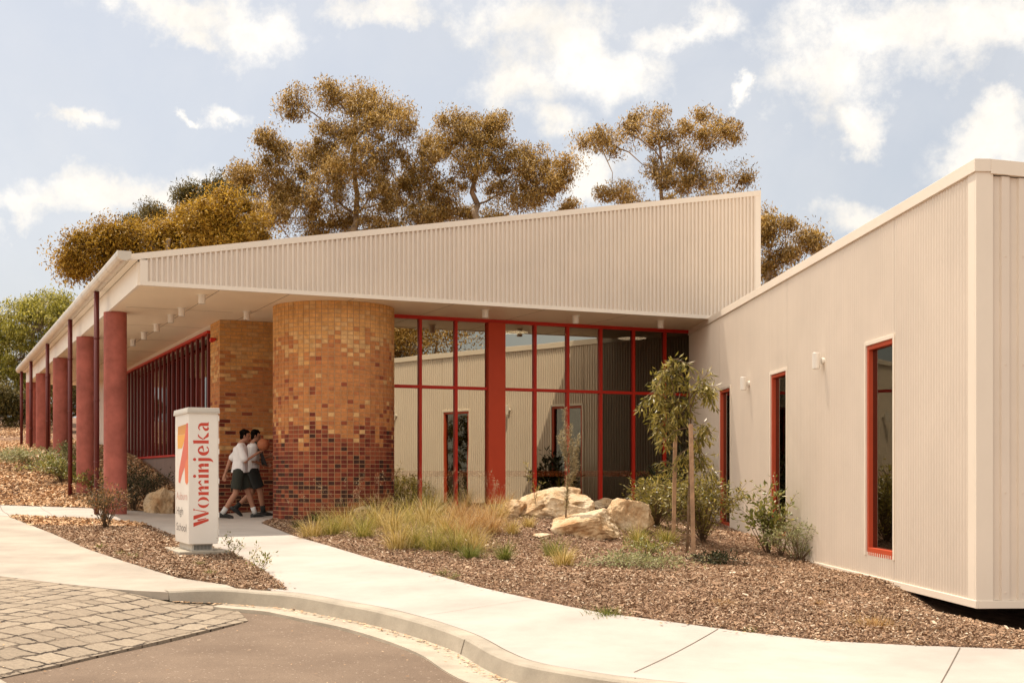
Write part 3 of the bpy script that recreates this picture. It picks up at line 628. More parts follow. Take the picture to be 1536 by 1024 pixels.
mb = MB(); mb.box((SU + .02, SV0, zt_ + .001), (SU + .3, SV1, SO - .001), fr); mb.box((SU, SV1, -1.), (SU + .3, BV, SO - .001), fr); mb.build('side_wall', M['clad'], Bd)
# glazed wall
gx0 = imgU(588, GV); gx1 = imgU(1039, GV); zr = 1.745; zb0 = -1.15
Gw = empty('glazed_wall', Vector(fr(gx0, GV, 0)) - Vector(fr(U0, FV, -.9))); Gw.parent = Bd
fm = MB(); D0, D1 = GV - .06, GV + .06
mull = [imgU(x, GV) for x in (629.5, 683, 755, 801.5, 850.5, 900, 949, 996, 1037)]; pl0, pl1 = imgU(730, GV), imgU(755, GV)
fm.box((gx0, D0, SO - .07), (gx1, D1, SO - .001), fr)
for a, b_ in ((gx0, pl0), (pl1, gx1)): fm.box((a, D0 + .003, zr - .03), (b_, D1 - .003, zr + .03), fr); fm.box((a, D0 + .003, zb0), (b_, D1 - .003, zb0 + .08), fr)
for i, u in enumerate(mull):
    if i != 2: fm.box((u - .028, D0 - .002, zb0), (u + .028, D1 + .002, SO - .071), fr)
fm.build('frame', M['red'], Gw)
mb = MB(); mb.box((pl0, GV - .11, zb0), (pl1, GV + .1, SO - .072), fr); mb.build('pillar', M['redpanel'], Gw)
edges = [gx0] + mull[:2] + [pl0, pl1] + mull[3:]
spans = [(edges[0], edges[1]), (edges[1], edges[2]), (edges[2], edges[3])] + [(edges[i], edges[i + 1]) for i in range(4, len(edges) - 1)]
for a, b_ in spans:
    for z0, z1 in ((zb0 + .081, zr - .031), (zr + .031, SO - .072)):
        mb = MB(); k_ = .00575 * (b_ - a) / 2 + random.uniform(-.0012, .0012); e = .03
        mb.hexa([fr(a + e, GV + k_, z0), fr(b_ - e, GV - k_, z0), fr(b_ - e, GV - k_ + .01, z0), fr(a + e, GV + k_ + .01, z0), fr(a + e, GV + k_, z1), fr(b_ - e, GV - k_, z1), fr(b_ - e, GV - k_ + .01, z1), fr(a + e, GV + k_ + .01, z1)])
        mb.build('pane', M['glass'] if b_ < imgU(905, GV) else M['glass_shade'], Gw)  # right-end panes get the copy with shade painted in
m_, nt = new_mat('band_film'); M['bandf'] = m_
o_ = N(nt, 'ShaderNodeOutputMaterial'); d_ = N(nt, 'ShaderNodeBsdfDiffuse'); d_.inputs[0].default_value = (.7, .16, .04, 1); x_ = N(nt, 'ShaderNodeBsdfTransparent'); y_ = N(nt, 'ShaderNodeMixShader'); y_.inputs[0].default_value = .05; nt.links.new(x_.outputs[0], y_.inputs[1]); nt.links.new(d_.outputs[0], y_.inputs[2]); nt.links.new(y_.outputs[0], o_.inputs[0])
for a, b_ in spans:
    mb = MB(); mb.box((a + .03, GV - .014, -.06), (b_ - .03, GV - .012, .06), fr); mb.build('safety_band', M['bandf'], Gw)
# interior seen through the glass
mb = MB(); mb.box((8.3, GV + .1, -.75), (U1 - .1, 33, -.7), fr); mb.build('floor', M['floor'], Bd)
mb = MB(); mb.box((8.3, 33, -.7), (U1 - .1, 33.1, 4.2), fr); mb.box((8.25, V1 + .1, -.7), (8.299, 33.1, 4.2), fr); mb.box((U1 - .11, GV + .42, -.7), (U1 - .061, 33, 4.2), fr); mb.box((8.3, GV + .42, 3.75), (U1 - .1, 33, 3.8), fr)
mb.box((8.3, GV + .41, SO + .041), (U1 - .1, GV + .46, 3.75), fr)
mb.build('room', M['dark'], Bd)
for k_, (px, py, Yd) in enumerate(((770, 497, 28.3), (948, 506, 30.0))):
    c_ = P(px, py, 0); z = (HY - py) / F * Yd; x = (px - CX) / F * Yd
    t_ = empty('pendant_light', (x, Yd, z), ('round glowing pendant light behind the glass right of the red pillar', 'round glowing pendant light behind the glass farther to the right')[k_], 'light', 'pendant lights inside')
    mb = MB(); mb.lathe((x, Yd, z), [(0, -.03), (.30, -.03), (.34, -.02)], 32); mb.build('diffuser', M['lamp'], t_)
    mb = MB(); mb.lathe((x, Yd, z), [(.341, -.022), (.35, 0), (.34, .04), (0, .05)], 32); mb.tube([(x, Yd, z + .05), (x, Yd, 3.75)], .01, 6); mb.build('housing', M['dark'], t_)
# downlights under the soffit
def downlight(u, v, label, first=[None]):
    x, y, z = fr(u, v, SO)
    if first[0] is None:
        t_ = empty('downlight', (x, y, z), label, 'light', 'white cylinder downlights under the soffit')
        mb = MB(); mb.lathe((x, y, z), [(0, -.001), (.085, -.001), (.085, -.012), (.062, -.013), (.062, -.155), (.058, -.16), (.05, -.16), (.05, -.13)], 24); mb.build('body', M['fit'], t_, smooth=False)
        mb = MB(); mb.lathe((x, y, z), [(.05, -.14), (0, -.14)], 24); mb.build('lens', M['dark'], t_); first[0] = t_
    else: t_ = copy_tree(first[0]); t_.location = (x, y, z); t_['label'] = label
for u, v, lb in [(4.46, 22.95, 'white cylinder downlight nearest the front corner of the open soffit'),
                 (4.46, imgV(272.6, 4.46), 'second white downlight back along the colonnade soffit'), (4.46, imgV(256.5, 4.46), 'third white downlight back along the colonnade soffit'),
                 (4.46, imgV(235, 4.46), 'fourth white downlight back along the colonnade soffit'), (4.46, imgV(216, 4.46), 'fifth white downlight back along the colonnade soffit'),
                 (4.46, imgV(199.5, 4.46), 'smallest, farthest white downlight along the colonnade soffit'), (5.72, 24.95, 'white downlight just in front of the brick entrance wall'),
                 (9.85, 22.75, 'white downlight above the red pillar at the glazed wall'), (11.87, 22.85, 'white downlight above the middle of the glazed wall'), (13.85, 22.85, 'rightmost white downlight, near the inner corner by the cladding')]:
    downlight(u, v, lb)

# ------------------------------------------------------------------ right wing
DX, DY = -.0510, .9987; C0 = Vector((4.735, 13.03)); ZB = -1.337; ZT = 3.19
def fw(s_, d, z): return (C0.x + DX * s_ - DY * d, C0.y + DY * s_ + DX * d, z)    # s back along the long wall, d out of it
def imgS(px): Yw = 5.4 * F / (px - 670.); return (Yw - C0.y) / DY
Wg = empty('wing_building', (C0.x, C0.y, ZB), 'cream corrugated wing with tall narrow red windows on the right', 'building')
SE = imgS(1037) + 1.0
wins = [(imgS(1345), imgS(1300)), (imgS(1183), imgS(1157)), (imgS(1098), imgS(1080))]; WZ0, WZ1 = -1.04, 1.68
SIN = [(i / 6, .013 * (1 - math.cos(2 * math.pi * i / 6))) for i in range(6)]; pit = .078
mb = MB(); s_ = .11; tr = .045
segs = []; cur = .17
for a, b_ in wins:
    segs.append((cur, a + tr, ZB + .05, ZT - .12)); segs.append((a + tr, b_ - tr, ZB + .05, WZ0 + tr)); segs.append((a + tr, b_ - tr, WZ1 - tr, ZT - .12)); cur = b_ - tr
segs.append((cur, SE, ZB + .05, ZT - .12))
for a, b_, z0, z1 in segs:
    ribs(mb, fw, a, b_, lambda x, z=z0: z, lambda x, z=z1: z, SIN, pit)
mb.build('corrugated_wall', M['clad'], Wg, smooth=True)
# end wall: wide-rib cladding, falling away to the right
END = 9.; fall = .085
def fe(s_, d, z): return (C0.x + DY * s_ - DX * d, C0.y + .051 * s_ - DY * d, z)
mb = MB(); RB2 = [(0, 0), (.45, 0), (.5, .03), (.95, .03), (1 - 1e-4, 0)]
ribs(mb, fe, .15, END, lambda x: ZB + .05, lambda x: ZT - .15 - fall * x, RB2, .18)
for k_ in range(0, 49):
    for zz in (ZB + .12, -.2, 1.1, 2.2): q = .15 + (k_ + .72) * .18; q < END and mb.box((q - .007, .0295, zz), (q + .007, .037, zz + .014), fe)
mb.build('end_wall', M['clad'], Wg)
mb = MB()
def fx(x, y, z):    # x right along the end wall, y back along the long wall
    return (C0.x + x * DY + y * DX, C0.y + x * .051 + y * DY, z)
mb.box((-.028, -.035, ZB + .04), (.15, -.0, ZT - .12), fx); mb.box((-.028, .0005, ZB + .04), (-.0, .172, ZT - .12), fx)
# base angle, roof capping
mb.box((-.035, -.045, ZB - .03), (.0, SE, ZB + .05), fx); mb.box((.0005, -.045, ZB - .031), (END, -.0, ZB + .049), fx)
mb.box((-.05, -.055, ZT - .13), (.12, SE, ZT), fx)
mb.hexa([fx(.1205, -.055, ZT - .15), fx(END, -.055, ZT - .15 - fall * END), fx(END, .1, ZT - .15 - fall * END), fx(.1205, .1, ZT - .15), fx(.1205, -.055, ZT - .002), fx(END, -.055, ZT - .002 - fall * END), fx(END, .1, ZT - .002 - fall * END), fx(.1205, .1, ZT - .002)])
mb.build('flashing', M['trim'], Wg, bevel=.004)
mb = MB(); mb.hexa([fx(.121, .1005, ZT - .08), fx(END, .1005, ZT - .08 - fall * END), fx(END, SE, ZT - .08 - fall * END), fx(.121, SE, ZT - .08), fx(.121, .1005, ZT - .02), fx(END, .1005, ZT - .02 - fall * END), fx(END, SE, ZT - .02 - fall * END), fx(.121, SE, ZT - .02)])
mb.build('roof', M['trim'], Wg)
mb = MB(); mb.box((.02, .06, ZB - .029), (END, SE, ZB + .03), fx); mb.box((END - .05, .0, ZB + .05), (END, SE, ZT - .16 - fall * END), fx); mb.box((.3, SE - .1, ZB + .05), (END - .06, SE - .02, ZT - .16 - fall * END), fx)
mb.build('underfloor', M['dark'], Wg)
mb = MB(); mb.box((3.2, .06, -2.4), (3.4, SE, ZB - .03), fx); mb.box((.02, 2.6, -2.4), (3.2, 2.7, ZB - .03), fx); mb.build('footing', M['block'], Wg)
for i, (a, b_) in enumerate(wins):
    c_ = fw((a + b_) / 2, 0, WZ0); W_ = empty('window', Vector(c_) - Vector((C0.x, C0.y, ZB))); W_.parent = Wg
    mb = MB(); t_ = .05      # cream surround, proud of the corrugations
    mb.box((a, -.12, WZ0 - .0), (a + t_, .035, WZ1), fw); mb.box((b_ - t_, -.12, WZ0), (b_, .035, WZ1), fw); mb.box((a + t_ + .0005, -.12, WZ1 - t_), (b_ - t_ - .0005, .034, WZ1 - .0005), fw); 
    mb.build('surround', M['trim'], W_, bevel=.003)
    mb = MB(); q = t_ + .001; f_ = .055
    mb.box((a + q, -.15, WZ0 + .002), (a + q + f_, .012, WZ1 - q), fw); mb.box((b_ - q - f_, -.15, WZ0 + .002), (b_ - q, .012, WZ1 - q), fw)
    mb.box((a + q + f_ + .0005, -.15, WZ1 - q - f_), (b_ - q - f_ - .0005, .011, WZ1 - q - .0005), fw); mb.box((a + q + f_ + .0005, -.15, WZ0 + .0025), (b_ - q - f_ - .0005, .02, WZ0 + .1), fw)
    mb.build('frame', M['orange'], W_, bevel=.003)
    mb = MB(); mb.box((a + q + f_ + .001, -.055, WZ0 + .101), (b_ - q - f_ - .001, -.047, WZ1 - q - f_ - .001), fw); mb.build('pane', M['glass2'], W_)
mb = MB(); mb.box((2.5, .3, ZB + .04), (2.55, SE - .2, 3.), fx); mb.build('inner_wall', M['dark'], Wg)
for k_, (px, py) in enumerate(((1238, 541), (1126, 575))):
    s_ = imgS(px); Yw = fw(s_, 0, 0)[1]; z = (HY - py) / F * Yw; b_ = fw(s_, .017, z)
    t_ = empty('wall_light', b_, ('white cylinder wall light between the two nearer red windows', 'white cylinder wall light beside the farthest red window')[k_], 'light', 'wall lights on the corrugated wing')
    mb = MB(); c_ = fw(s_, .13, z); mb.lathe((c_[0], c_[1], c_[2]), [(0, -.115), (.05, -.115), (.055, -.11), (.055, .11), (.05, .115), (0, .115)], 24); mb.build('shade', M['fit'], t_, smooth=False)
    mb = MB(); mb.box((s_ - .012, .06, z - .012), (s_ + .012, .09, z + .012), fw); mb.tube([fw(s_, .001, z), fw(s_, .062, z)], .045, 20); mb.build('bracket', M['fit'], t_)
# ------------------------------------------------------------------ wayfinding pillar (an electrical cabinet with graphics)
M['cab'] = mat('cabinet_paint', (.74, .70, .64), .35, var=.03, spec=.5)
M['cabcap'] = mat('cabinet_cap', (.52, .48, .42), .4, var=.06)
M['vent'] = mat('vent_dark', (.12, .12, .11), .5)
M['ink'] = mat('red_ink', (.52, .055, .030), .5, var=.03)
M['ink2'] = mat('coral_ink', (.62, .12, .07), .5, var=.03); M['ink3'] = mat('amber_ink', (.72, .34, .045), .5, var=.03); M['ink3b'] = mat('ochre_ink', (.58, .25, .04), .5, var=.03)
M['ink4'] = mat('orange_ink', (.70, .17, .06), .5, var=.03); M['inkg'] = mat('grey_ink', (.16, .13, .12), .5); M['inkp'] = mat('pale_red_ink', (.62, .35, .29), .5)
YS = 16.9; cu, cv = uv(((283 - CX) / F * YS, YS)); SW, SD = .385, 1.0; zB, zT = -(816 - HY) / F * YS, (HY - 617) / F * YS
Sg = empty('sign_cabinet', fr(cu, cv, zB - .14), 'tall white cabinet pillar with red vertical lettering and an orange arrow logo', 'sign')
mb = MB(); mb.box((cu, cv, zB), (cu + SW, cv + SD, zT), fr); mb.build('body', M['cab'], Sg, bevel=.006)
mb = MB(); o_ = .022; mb.hexa([fr(cu - o_, cv - o_, zT + .001), fr(cu + SW + o_, cv - o_, zT + .001), fr(cu + SW + o_, cv + SD + o_, zT + .001), fr(cu - o_, cv + SD + o_, zT + .001),
                               fr(cu - .015, cv - .015, zT + .055), fr(cu + SW + .015, cv - .015, zT + .055), fr(cu + SW + .015, cv + SD + .015, zT + .055), fr(cu - .015, cv + SD + .015, zT + .055)])
mb.box((cu - o_, cv - o_, zT - .02), (cu + SW + o_, cv + SD + o_, zT), fr); mb.build('cap', M['cabcap'], Sg, bevel=.004)
mb = MB(); mb.box((cu + .05, cv + .05, zB - .09), (cu + SW - .06, cv + SD - .05, zB - .001), fr)
pb = mb.build('base', M['cabcap'], Sg); mb = MB()
for i in range(13): mb.box((cu + .08 + i * .018, cv + .044, zB - .075), (cu + .09 + i * .018, cv + .0495, zB - .015), fr)
mb.build('vent_slot', M['vent'], pb)
mb = MB()
for zz in (zT - .12, zT - .42, zT - .56, zB + .35, zB + .12, zT - .95): mb.box((cu + SW + .0005, cv - .004, zz), (cu + SW + .016, cv + .03, zz + .07), fr)
mb.box((cu + SW + .0008, cv + .02, zB + .03), (cu + SW + .012, cv + .028, zT - .03), fr); mb.build('hinge', M['cab'], Sg)
pz = T(*fr(cu, cv, 0)[:2]); mb = MB(); mb.box((cu - .14, cv - .10, pz - .2), (cu + SW + .16, cv + SD + .15, zB - .0905), fr)
o = mb.build('concrete_pad', M['kerb'], bevel=.01); tag(o, 'small grey concrete pad under the white sign cabinet', 'plinth')
# lettering, drawn as shapes: x runs along the word, y from baseline (0) to x-height (1)
def arc(cx, cy, rx, ry, a0, a1, n=14): return [(cx + rx * math.cos(R(a0 + (a1 - a0) * i / n)), cy + ry * math.sin(R(a0 + (a1 - a0) * i / n))) for i in range(n + 1)]
def cres(cx, cy, ro, ri, a0, a1, dx=0): return arc(cx, cy, ro[0], ro[1], a0, a1) + arc(cx + dx, cy, ri[0], ri[1], a1, a0)
def stem(x, h=1., w=.30, y0=0): return [(x - .02, y0), (x + w + .02, y0), (x + w, y0 + .12), (x + w, h - .05), (x + w - .04, h), (x + .0, h - .06), (x - .05, h - .02), (x, h - .2), (x, y0 + .12)]
def dot(cx, cy, r=.15): return arc(cx, cy, r, r, 0, 345, 16)
def arch(x0, x1): # shoulder joining to a stem whose left edge is x1
    return [(x0, .62), (x0 + .10, .82), (x0 + .26, .97), (x0 + .44, 1.02), (x1 + .08, 1.), (x1 + .22, .9), (x1 + .30, .68), (x1 + .30, .45), (x1, .45), (x1, .7), (x1 - .06, .83), (x1 - .16, .88), (x0 + .26, .84), (x0 + .12, .7)]
def gl_n(x): return [stem(x), arch(x + .32, x + .56), [(x + .56, 0), (x + .86, 0), (x + .86, .42), (x + .56, .42)]], 1.06
GL = {'W': lambda x: ([[(x - .05, 1.45), (x + .34, 1.45), (x + .72, .04), (x + .62, 0), (x + .5, .0)], [(x + .50, 1.0), (x + .64, 1.1), (x + .78, .28), (x + .72, .18)][:4], [(x + .62, 1.45), (x + 1.02, 1.45), (x + 1.38, .04), (x + 1.28, 0), (x + 1.16, 0)], [(x + 1.34, .3), (x + 1.42, .16), (x + 1.62, 1.3), (x + 1.74, 1.45), (x + 1.50, 1.45), (x + 1.57, 1.3)]], 1.72),
      'o': lambda x: ([cres(x + .52, .5, (.52, .54), (.24, .50), 104, 256, .0), cres(x + .56, .5, (.52, .54), (.24, .50), 284, 436, -.0)], 1.22),
      'm': lambda x: (gl_n(x)[0] + [arch(x + .88, x + 1.14), [(x + 1.14, 0), (x + 1.44, 0), (x + 1.44, .42), (x + 1.14, .42)]], 1.64),
      'i': lambda x: ([stem(x), dot(x + .15, 1.34)], .48), 'n': gl_n,
      'j': lambda x: ([[(x, .98), (x + .28, 1.), (x + .30, .8), (x + .30, -.02), (x + .24, -.2), (x + .08, -.38), (x - .14, -.44), (x - .04, -.3), (x, -.1)], dot(x + .15, 1.34)], .48),
      'e': lambda x: ([cres(x + .52, .5, (.52, .54), (.24, .46), 80, 322, .06), [(x + .50, .93), (x + .60, 1.04), (x + .82, .92), (x + .98, .62), (x + .96, .52), (x + .42, .44), (x + .42, .52), (x + .72, .60), (x + .70, .78)]], 1.14),
      'k': lambda x: ([stem(x, 1.5), [(x + .36, .50), (x + .46, .52), (x + .68, .84), (x + .92, 1.02), (x + .66, 1.02), (x + .50, .84)], [(x + .38, .46), (x + .50, .52), (x + .76, .28), (x + 1.02, .10), (x + 1.06, 0), (x + .66, 0), (x + .50, .3)]], 1.14),
      'a': lambda x: ([[(x + .54, .98), (x + .72, .9), (x + .82, .7), (x + .82, .12), (x + .92, 0), (x + .56, 0), (x + .52, .12), (x + .52, .72), (x + .44, .86), (x + .30, .90), (x + .14, .78), (x + .10, .88), (x + .30, 1.02)],
                       [(x + .48, .60), (x + .22, .52), (x + .04, .34), (x + .06, .12), (x + .22, -.03), (x + .40, .02), (x + .48, .1), (x + .34, .12), (x + .28, .24), (x + .34, .4), (x + .48, .5)]], 1.0)}
def flat(mb, poly_, fn, t_=.0015, mi=0):
    n = len(poly_); a = [fn(x, y, .0004) for x, y in poly_]; b_ = [fn(x, y, t_) for x, y in poly_]
    from mathutils.geometry import tessellate_polygon
    tri = tessellate_polygon([[Vector((x, y, 0)) for x, y in poly_]])
    mb.add(b_, [tuple(t) for t in tri], mi); mb.add(a + b_, [(i, (i + 1) % n, n + (i + 1) % n, n + i) for i in range(n)], mi)
x = 0; shp = []
for ch in 'Wominjeka': g_, adv = GL[ch](x); shp += g_; x += adv + .04
z0 = zB + (816 - 789) / F * YS; z1 = zB + (816 - 632) / F * YS; sc_ = (z1 - z0) / (x - .12); uR = cu + .262; sy = .138
mb = MB()
for pg in shp: flat(mb, pg, lambda a, b_, d: fr(uR - b_ * sy, cv - d, z0 + a * sc_))
mb.build('lettering', M['ink'], Sg)
# logo and school name on the long side; w runs from the far edge (0) to the near corner (1)
def lf(w_, h_, d): return fr(cu - d, cv + SD * (1 - w_), zB + h_)
H_ = zT - zB; mb = MB()
def pc(y): return (816 - y) / (816 - 617) * H_
L1 = [(.22, pc(652)), (.62, pc(652)), (.60, pc(664)), (.50, pc(668)), (.17, pc(668))]
flat(mb, [(.22, pc(637)), (.82, pc(635)), (.80, pc(650)), (.20, pc(650))], lf, mi=1); flat(mb, [(.18, pc(650.3)), (.80, pc(650.3)), (.66, pc(662)), (.52, pc(671)), (.20, pc(671))], lf, mi=0)
flat(mb, [(.84, pc(634)), (.96, pc(634)), (1. - .03, pc(665)), (.88, pc(690)), (.52, pc(712)), (.38, pc(725)), (.26, pc(723)), (.30, pc(705)), (.52, pc(680)), (.68, pc(662))], lf, .0019, mi=2)
flat(mb, [(.90, pc(688)), (.97, pc(668)), (.97, pc(722)), (.88, pc(727)), (.76, pc(723)), (.72, pc(700)), (.80, pc(692))], lf, .0023, mi=3)
mb.build('logo', [M['ink3'], M['ink3b'], M['ink2'], M['ink4']], Sg)
def text(body, h, px, w0, m_, name, wspan):
    cu_ = bpy.data.curves.new(name, 'FONT'); cu_.body = body; cu_.size = 1.; o0 = bpy.data.objects.new(name, cu_); COL.objects.link(o0)
    bpy.context.view_layer.update(); me = bpy.data.meshes.new_from_object(o0.evaluated_get(bpy.context.evaluated_depsgraph_get())); bpy.data.objects.remove(o0)
    vs = [v_.co.copy() for v_ in me.vertices]; wd = max(v_.x for v_ in vs); mb = MB(); k_ = wspan / wd
    mb.add([lf(w0 + v_.x * k_, pc(px) + v_.y * h, .0015) for v_ in vs], [tuple(p_.vertices) for p_ in me.polygons]); o = mb.build(name, m_, Sg); return o
text('Auburn', .15, 750, .10, M['inkp'], 'name_line', .80); text('High', .15, 773, .10, M['inkg'], 'name_line', .50); text('School', .15, 798, .10, M['inkg'], 'name_line', .74)

# ------------------------------------------------------------------ people
M['skin'] = mat('skin', (.36, .17, .105), .55, var=.08, vs=12, spec=.35); M['skin2'] = mat('skin_tanned', (.36, .17, .10), .55, var=.08, vs=12)
M['hair'] = mat('dark_hair', (.010, .007, .005), .9, var=.3, vs=60, bump=.6, bs=150, spec=.1); M['shirt'] = mat('white_shirt_cloth', (.72, .70, .70), .8, var=.05, vs=6, bump=.3, bs=18)
M['shorts'] = mat('dark_green_cloth', (.026, .028, .02), .85, var=.15, vs=6); M['shorts2'] = mat('charcoal_cloth', (.018, .019, .017), .85, var=.15, vs=6)
M['sock'] = mat('white_sock', (.62, .60, .58), .9); M['shoe'] = mat('black_shoe', (.018, .017, .016), .45); M['ball'] = mat('brown_ball', (.34, .11, .045), .7, var=.1, vs=20, bump=.4, bs=200)
M['eye'] = mat('eye_dark', (.02, .015, .012), .3)
def remesh(name, mb, m_, parent, vox=.008, smooth=6):
    o = mb.build(name, m_, None, smooth=True); md = o.modifiers.new('r', 'REMESH'); md.mode = 'VOXEL'; md.voxel_size = vox; md.use_smooth_shade = True
    if smooth: s_ = o.modifiers.new('s', 'SMOOTH'); s_.iterations = smooth; s_.factor = .5
    bpy.context.view_layer.update(); me = bpy.data.meshes.new_from_object(o.evaluated_get(bpy.context.evaluated_depsgraph_get())); bpy.data.objects.remove(o)
    off = wloc(parent); me.transform(Matrix.Translation(-off)); me.name = name; me.polygons.foreach_set('use_smooth', [True] * len(me.polygons))
    o = bpy.data.objects.new(name, me); COL.objects.link(o); o.parent = parent; return o
def limb(mb, pts, rad, n=12):
    P_ = [Vector(p_) for p_ in pts]
    mb.tube(P_, rad, n)
    for p_, r_ in zip(P_, rad): mb.ball(p_, r_ * .995, 10)
def hand(mb, w_, d, side, curl, s=1.):
    """w_: wrist; d: direction along the palm; side: unit vector from little finger to thumb; curl per finger"""
    d = Vector(d).normalized(); sd = (Vector(side) - d * Vector(side).dot(d)).normalized(); nrm = d.cross(sd)
    limb(mb, [w_, w_ + d * .04 * s, w_ + d * .085 * s], [.022 * s, .026 * s, .024 * s], 8)
    limb(mb, [w_ + d * .03 * s - sd * .022 * s, w_ + d * .085 * s - sd * .03 * s], [.014 * s, .012 * s], 8); limb(mb, [w_ + d * .03 * s + sd * .022 * s, w_ + d * .085 * s + sd * .03 * s], [.015 * s, .012 * s], 8)
    for k_, (o_, L) in enumerate(((-.033, .062), (-.012, .078), (.010, .084), (.032, .074))):
        p0 = w_ + d * .085 * s + sd * o_ * s; pts = [p0]; a = curl * .5 + k_ * .04; dd = d
        for j in range(3):
            dd = (d * math.cos(a) + nrm * math.sin(a)).normalized(); p0 = p0 + dd * L * s * (.42, .32, .26)[j]; pts.append(p0); a += curl * .5
        limb(mb, pts, [.0098 * s, .0092 * s, .0084 * s, .0074 * s], 8)
    t0 = w_ + d * .025 * s + sd * .03 * s; dt = (d * .7 + sd * .75 + nrm * .25 * (1 if curl > 0 else -1)).normalized(); limb(mb, [t0, t0 + dt * .04 * s, t0 + (dt + d * .5).normalized() * .07 * s], [.013 * s, .011 * s, .009 * s], 8)
def person(base, face, J, label, skin, shorts, hk=1.):
    """base: ground point; face: unit walking direction (plan); J: joints as (forward, left, up) metres"""
    f_ = Vector((face[0], face[1], 0)).normalized(); l_ = Vector((-f_.y, f_.x, 0)); B = Vector(base)
    def W3(p_): return B + f_ * p_[0] + l_ * p_[1] + Vector((0, 0, p_[2]))
    J = {k_: W3(v_) for k_, v_ in J.items()}
    pr = empty('person', base, label, 'person', None); up = Vector((0, 0, 1)); mb = MB()
    # trunk, neck
    limb(mb, [J['pelvis'], J['waist'], J['chest'], J['neck']], [.115, .105, .125, .06], 14)
    for s_ in ('R', 'L'):
        limb(mb, [J['sh' + s_], J['el' + s_], J['wr' + s_]], [.055, .042, .027], 12); limb(mb, [J['chest'], J['sh' + s_]], [.10, .055])
        k_ = J['kn' + s_]; a = J['an' + s_]; h_ = J['hip' + s_]
        limb(mb, [h_, h_.lerp(k_, .5), k_, k_.lerp(a, .33), k_.lerp(a, .75), a], [.088, .076, .056, .056, .042, .036], 12); limb(mb, [J['pelvis'], h_], [.11, .09])
    limb(mb, [J['neck'], J['head'] - up * .05], [.055, .05])
    hd = J['head']; hf = (f_ * math.cos(J_head_yaw) + l_ * math.sin(J_head_yaw)); hl = Vector((-hf.y, hf.x, 0)); tz_ = R(12)
    hf2 = (hf * math.cos(tz_) - up * math.sin(tz_)); hu = hf2.cross(hl); HM = Matrix((hf2, hl, hu)).transposed()
    def hp(x, y, z): return hd + HM @ Vector((x, y, z))
    mb.ball(hd + HM @ Vector((-.008, 0, .025)), (.093, .074, .092), 16, HM); limb(mb, [hp(.03, 0, -.02), hp(.045, 0, -.075)], [.058, .034]); mb.ball(hp(.02, 0, -.045), (.062, .055, .06), 12, HM)
    limb(mb, [hp(.078, 0, .02), hp(.105, 0, -.015), hp(.092, 0, -.024)], [.010, .013, .012], 8); limb(mb, [hp(.082, -.018, -.05), hp(.088, 0, -.048), hp(.082, .018, -.05)], [.008, .010, .008], 8)
    limb(mb, [hp(.074, -.045, .028), hp(.086, -.02, .033), hp(.086, .02, .033), hp(.074, .045, .028)], [.008, .01, .01, .008], 8)
    for q in (-1, 1): mb.ball(hp(-.008, q * .077, -.005), (.018, .008, .03), 8, HM)
    for s_, cur_, dr_ in (('R', J_hands[0][1], J_hands[0][0]), ('L', J_hands[1][1], J_hands[1][0])):
        dv = f_ * dr_[0] + l_ * dr_[1] + up * dr_[2]; sd = f_ * J_hands[2 if s_ == 'R' else 3][0] + l_ * J_hands[2 if s_ == 'R' else 3][1] + up * J_hands[2 if s_ == 'R' else 3][2]
        hand(mb, J['wr' + s_], dv, sd, cur_)
    remesh('body', mb, skin, pr, .0065, 3)
    for q in (-1, 1):
        mb = MB(); mb.ball(hp(.078, q * .032, .012), (.008, .014, .007), 10, HM); mb.build('eye', M['eye'], pr, smooth=True)
    mb = MB(); mb.ball(hp(-.026, 0, .048), (.088, .081, .086), 16, HM)
    for i in range(90):
        a = random.uniform(-2.4, 2.4); b_ = random.uniform(-.1, 1.2); v_ = Vector((-.02 - .088 * math.cos(a) * math.cos(b_) * -1 * -1, .082 * math.sin(a) * math.cos(b_), .045 + .088 * math.sin(b_)))
        v_.x = -.02 + random.choice((-1, -1, 1)) * abs(.09 * math.cos(a) * math.cos(b_)); v_.z = max(v_.z, random.uniform(-.01, .04) if v_.x < 0 else random.uniform(.075, .10))
        mb.ball(hp(*v_), random.uniform(.010, .020), 6)
    for i in range(8): mb.ball(hp(.05 + random.uniform(-.01, .012), -.05 + i * .014, .092 + random.uniform(-.01, .012)), .012, 6)
    mb.ball(hp(-.055, 0, -.022), (.042, .060, .062), 10, HM)
    for q in (-1, 1): limb(mb, [hp(.012, q * .072, .03), hp(.012, q * .073, -.002)], [.014, .008], 8); limb(mb, [hp(-.03, q * .068, .02), hp(-.04, q * .058, -.04)], [.022, .016], 8); remesh('hair', mb, M['hair'], pr, .008, 2)
    # shirt: loose trunk, short sleeves
    mb = MB(); hem = J['pelvis'] + up * -.06 - f_ * .01
    def ell(c_, rf, rl): return (Vector(c_), rf, rl)
    rings = [ell(hem, .155, .19), ell(J['pelvis'] + up * .04, .150, .185), ell(J['waist'], .145, .178), ell(J['chest'] - up * .04, .148, .19), ell(J['chest'] + up * .08, .135, .195), ell(J['neck'] - up * .045, .085, .13), ell(J['neck'] + up * .0, .062, .066)]
    n = 20; b0 = len(mb.v)
    for i, (c_, rf, rl) in enumerate(rings):
        for j in range(n):
            q = 2 * math.pi * j / n; wob = 1 + (.045 * math.sin(q * 5 + i) if i < 3 else 0); mb.v.append(tuple(c_ + f_ * rf * math.cos(q) * wob + l_ * rl * math.sin(q) * wob))
    for i in range(len(rings) - 1):
        for j in range(n): mb.f.append((b0 + i * n + j, b0 + i * n + (j + 1) % n, b0 + (i + 1) * n + (j + 1) % n, b0 + (i + 1) * n + j)); mb.m.append(0)
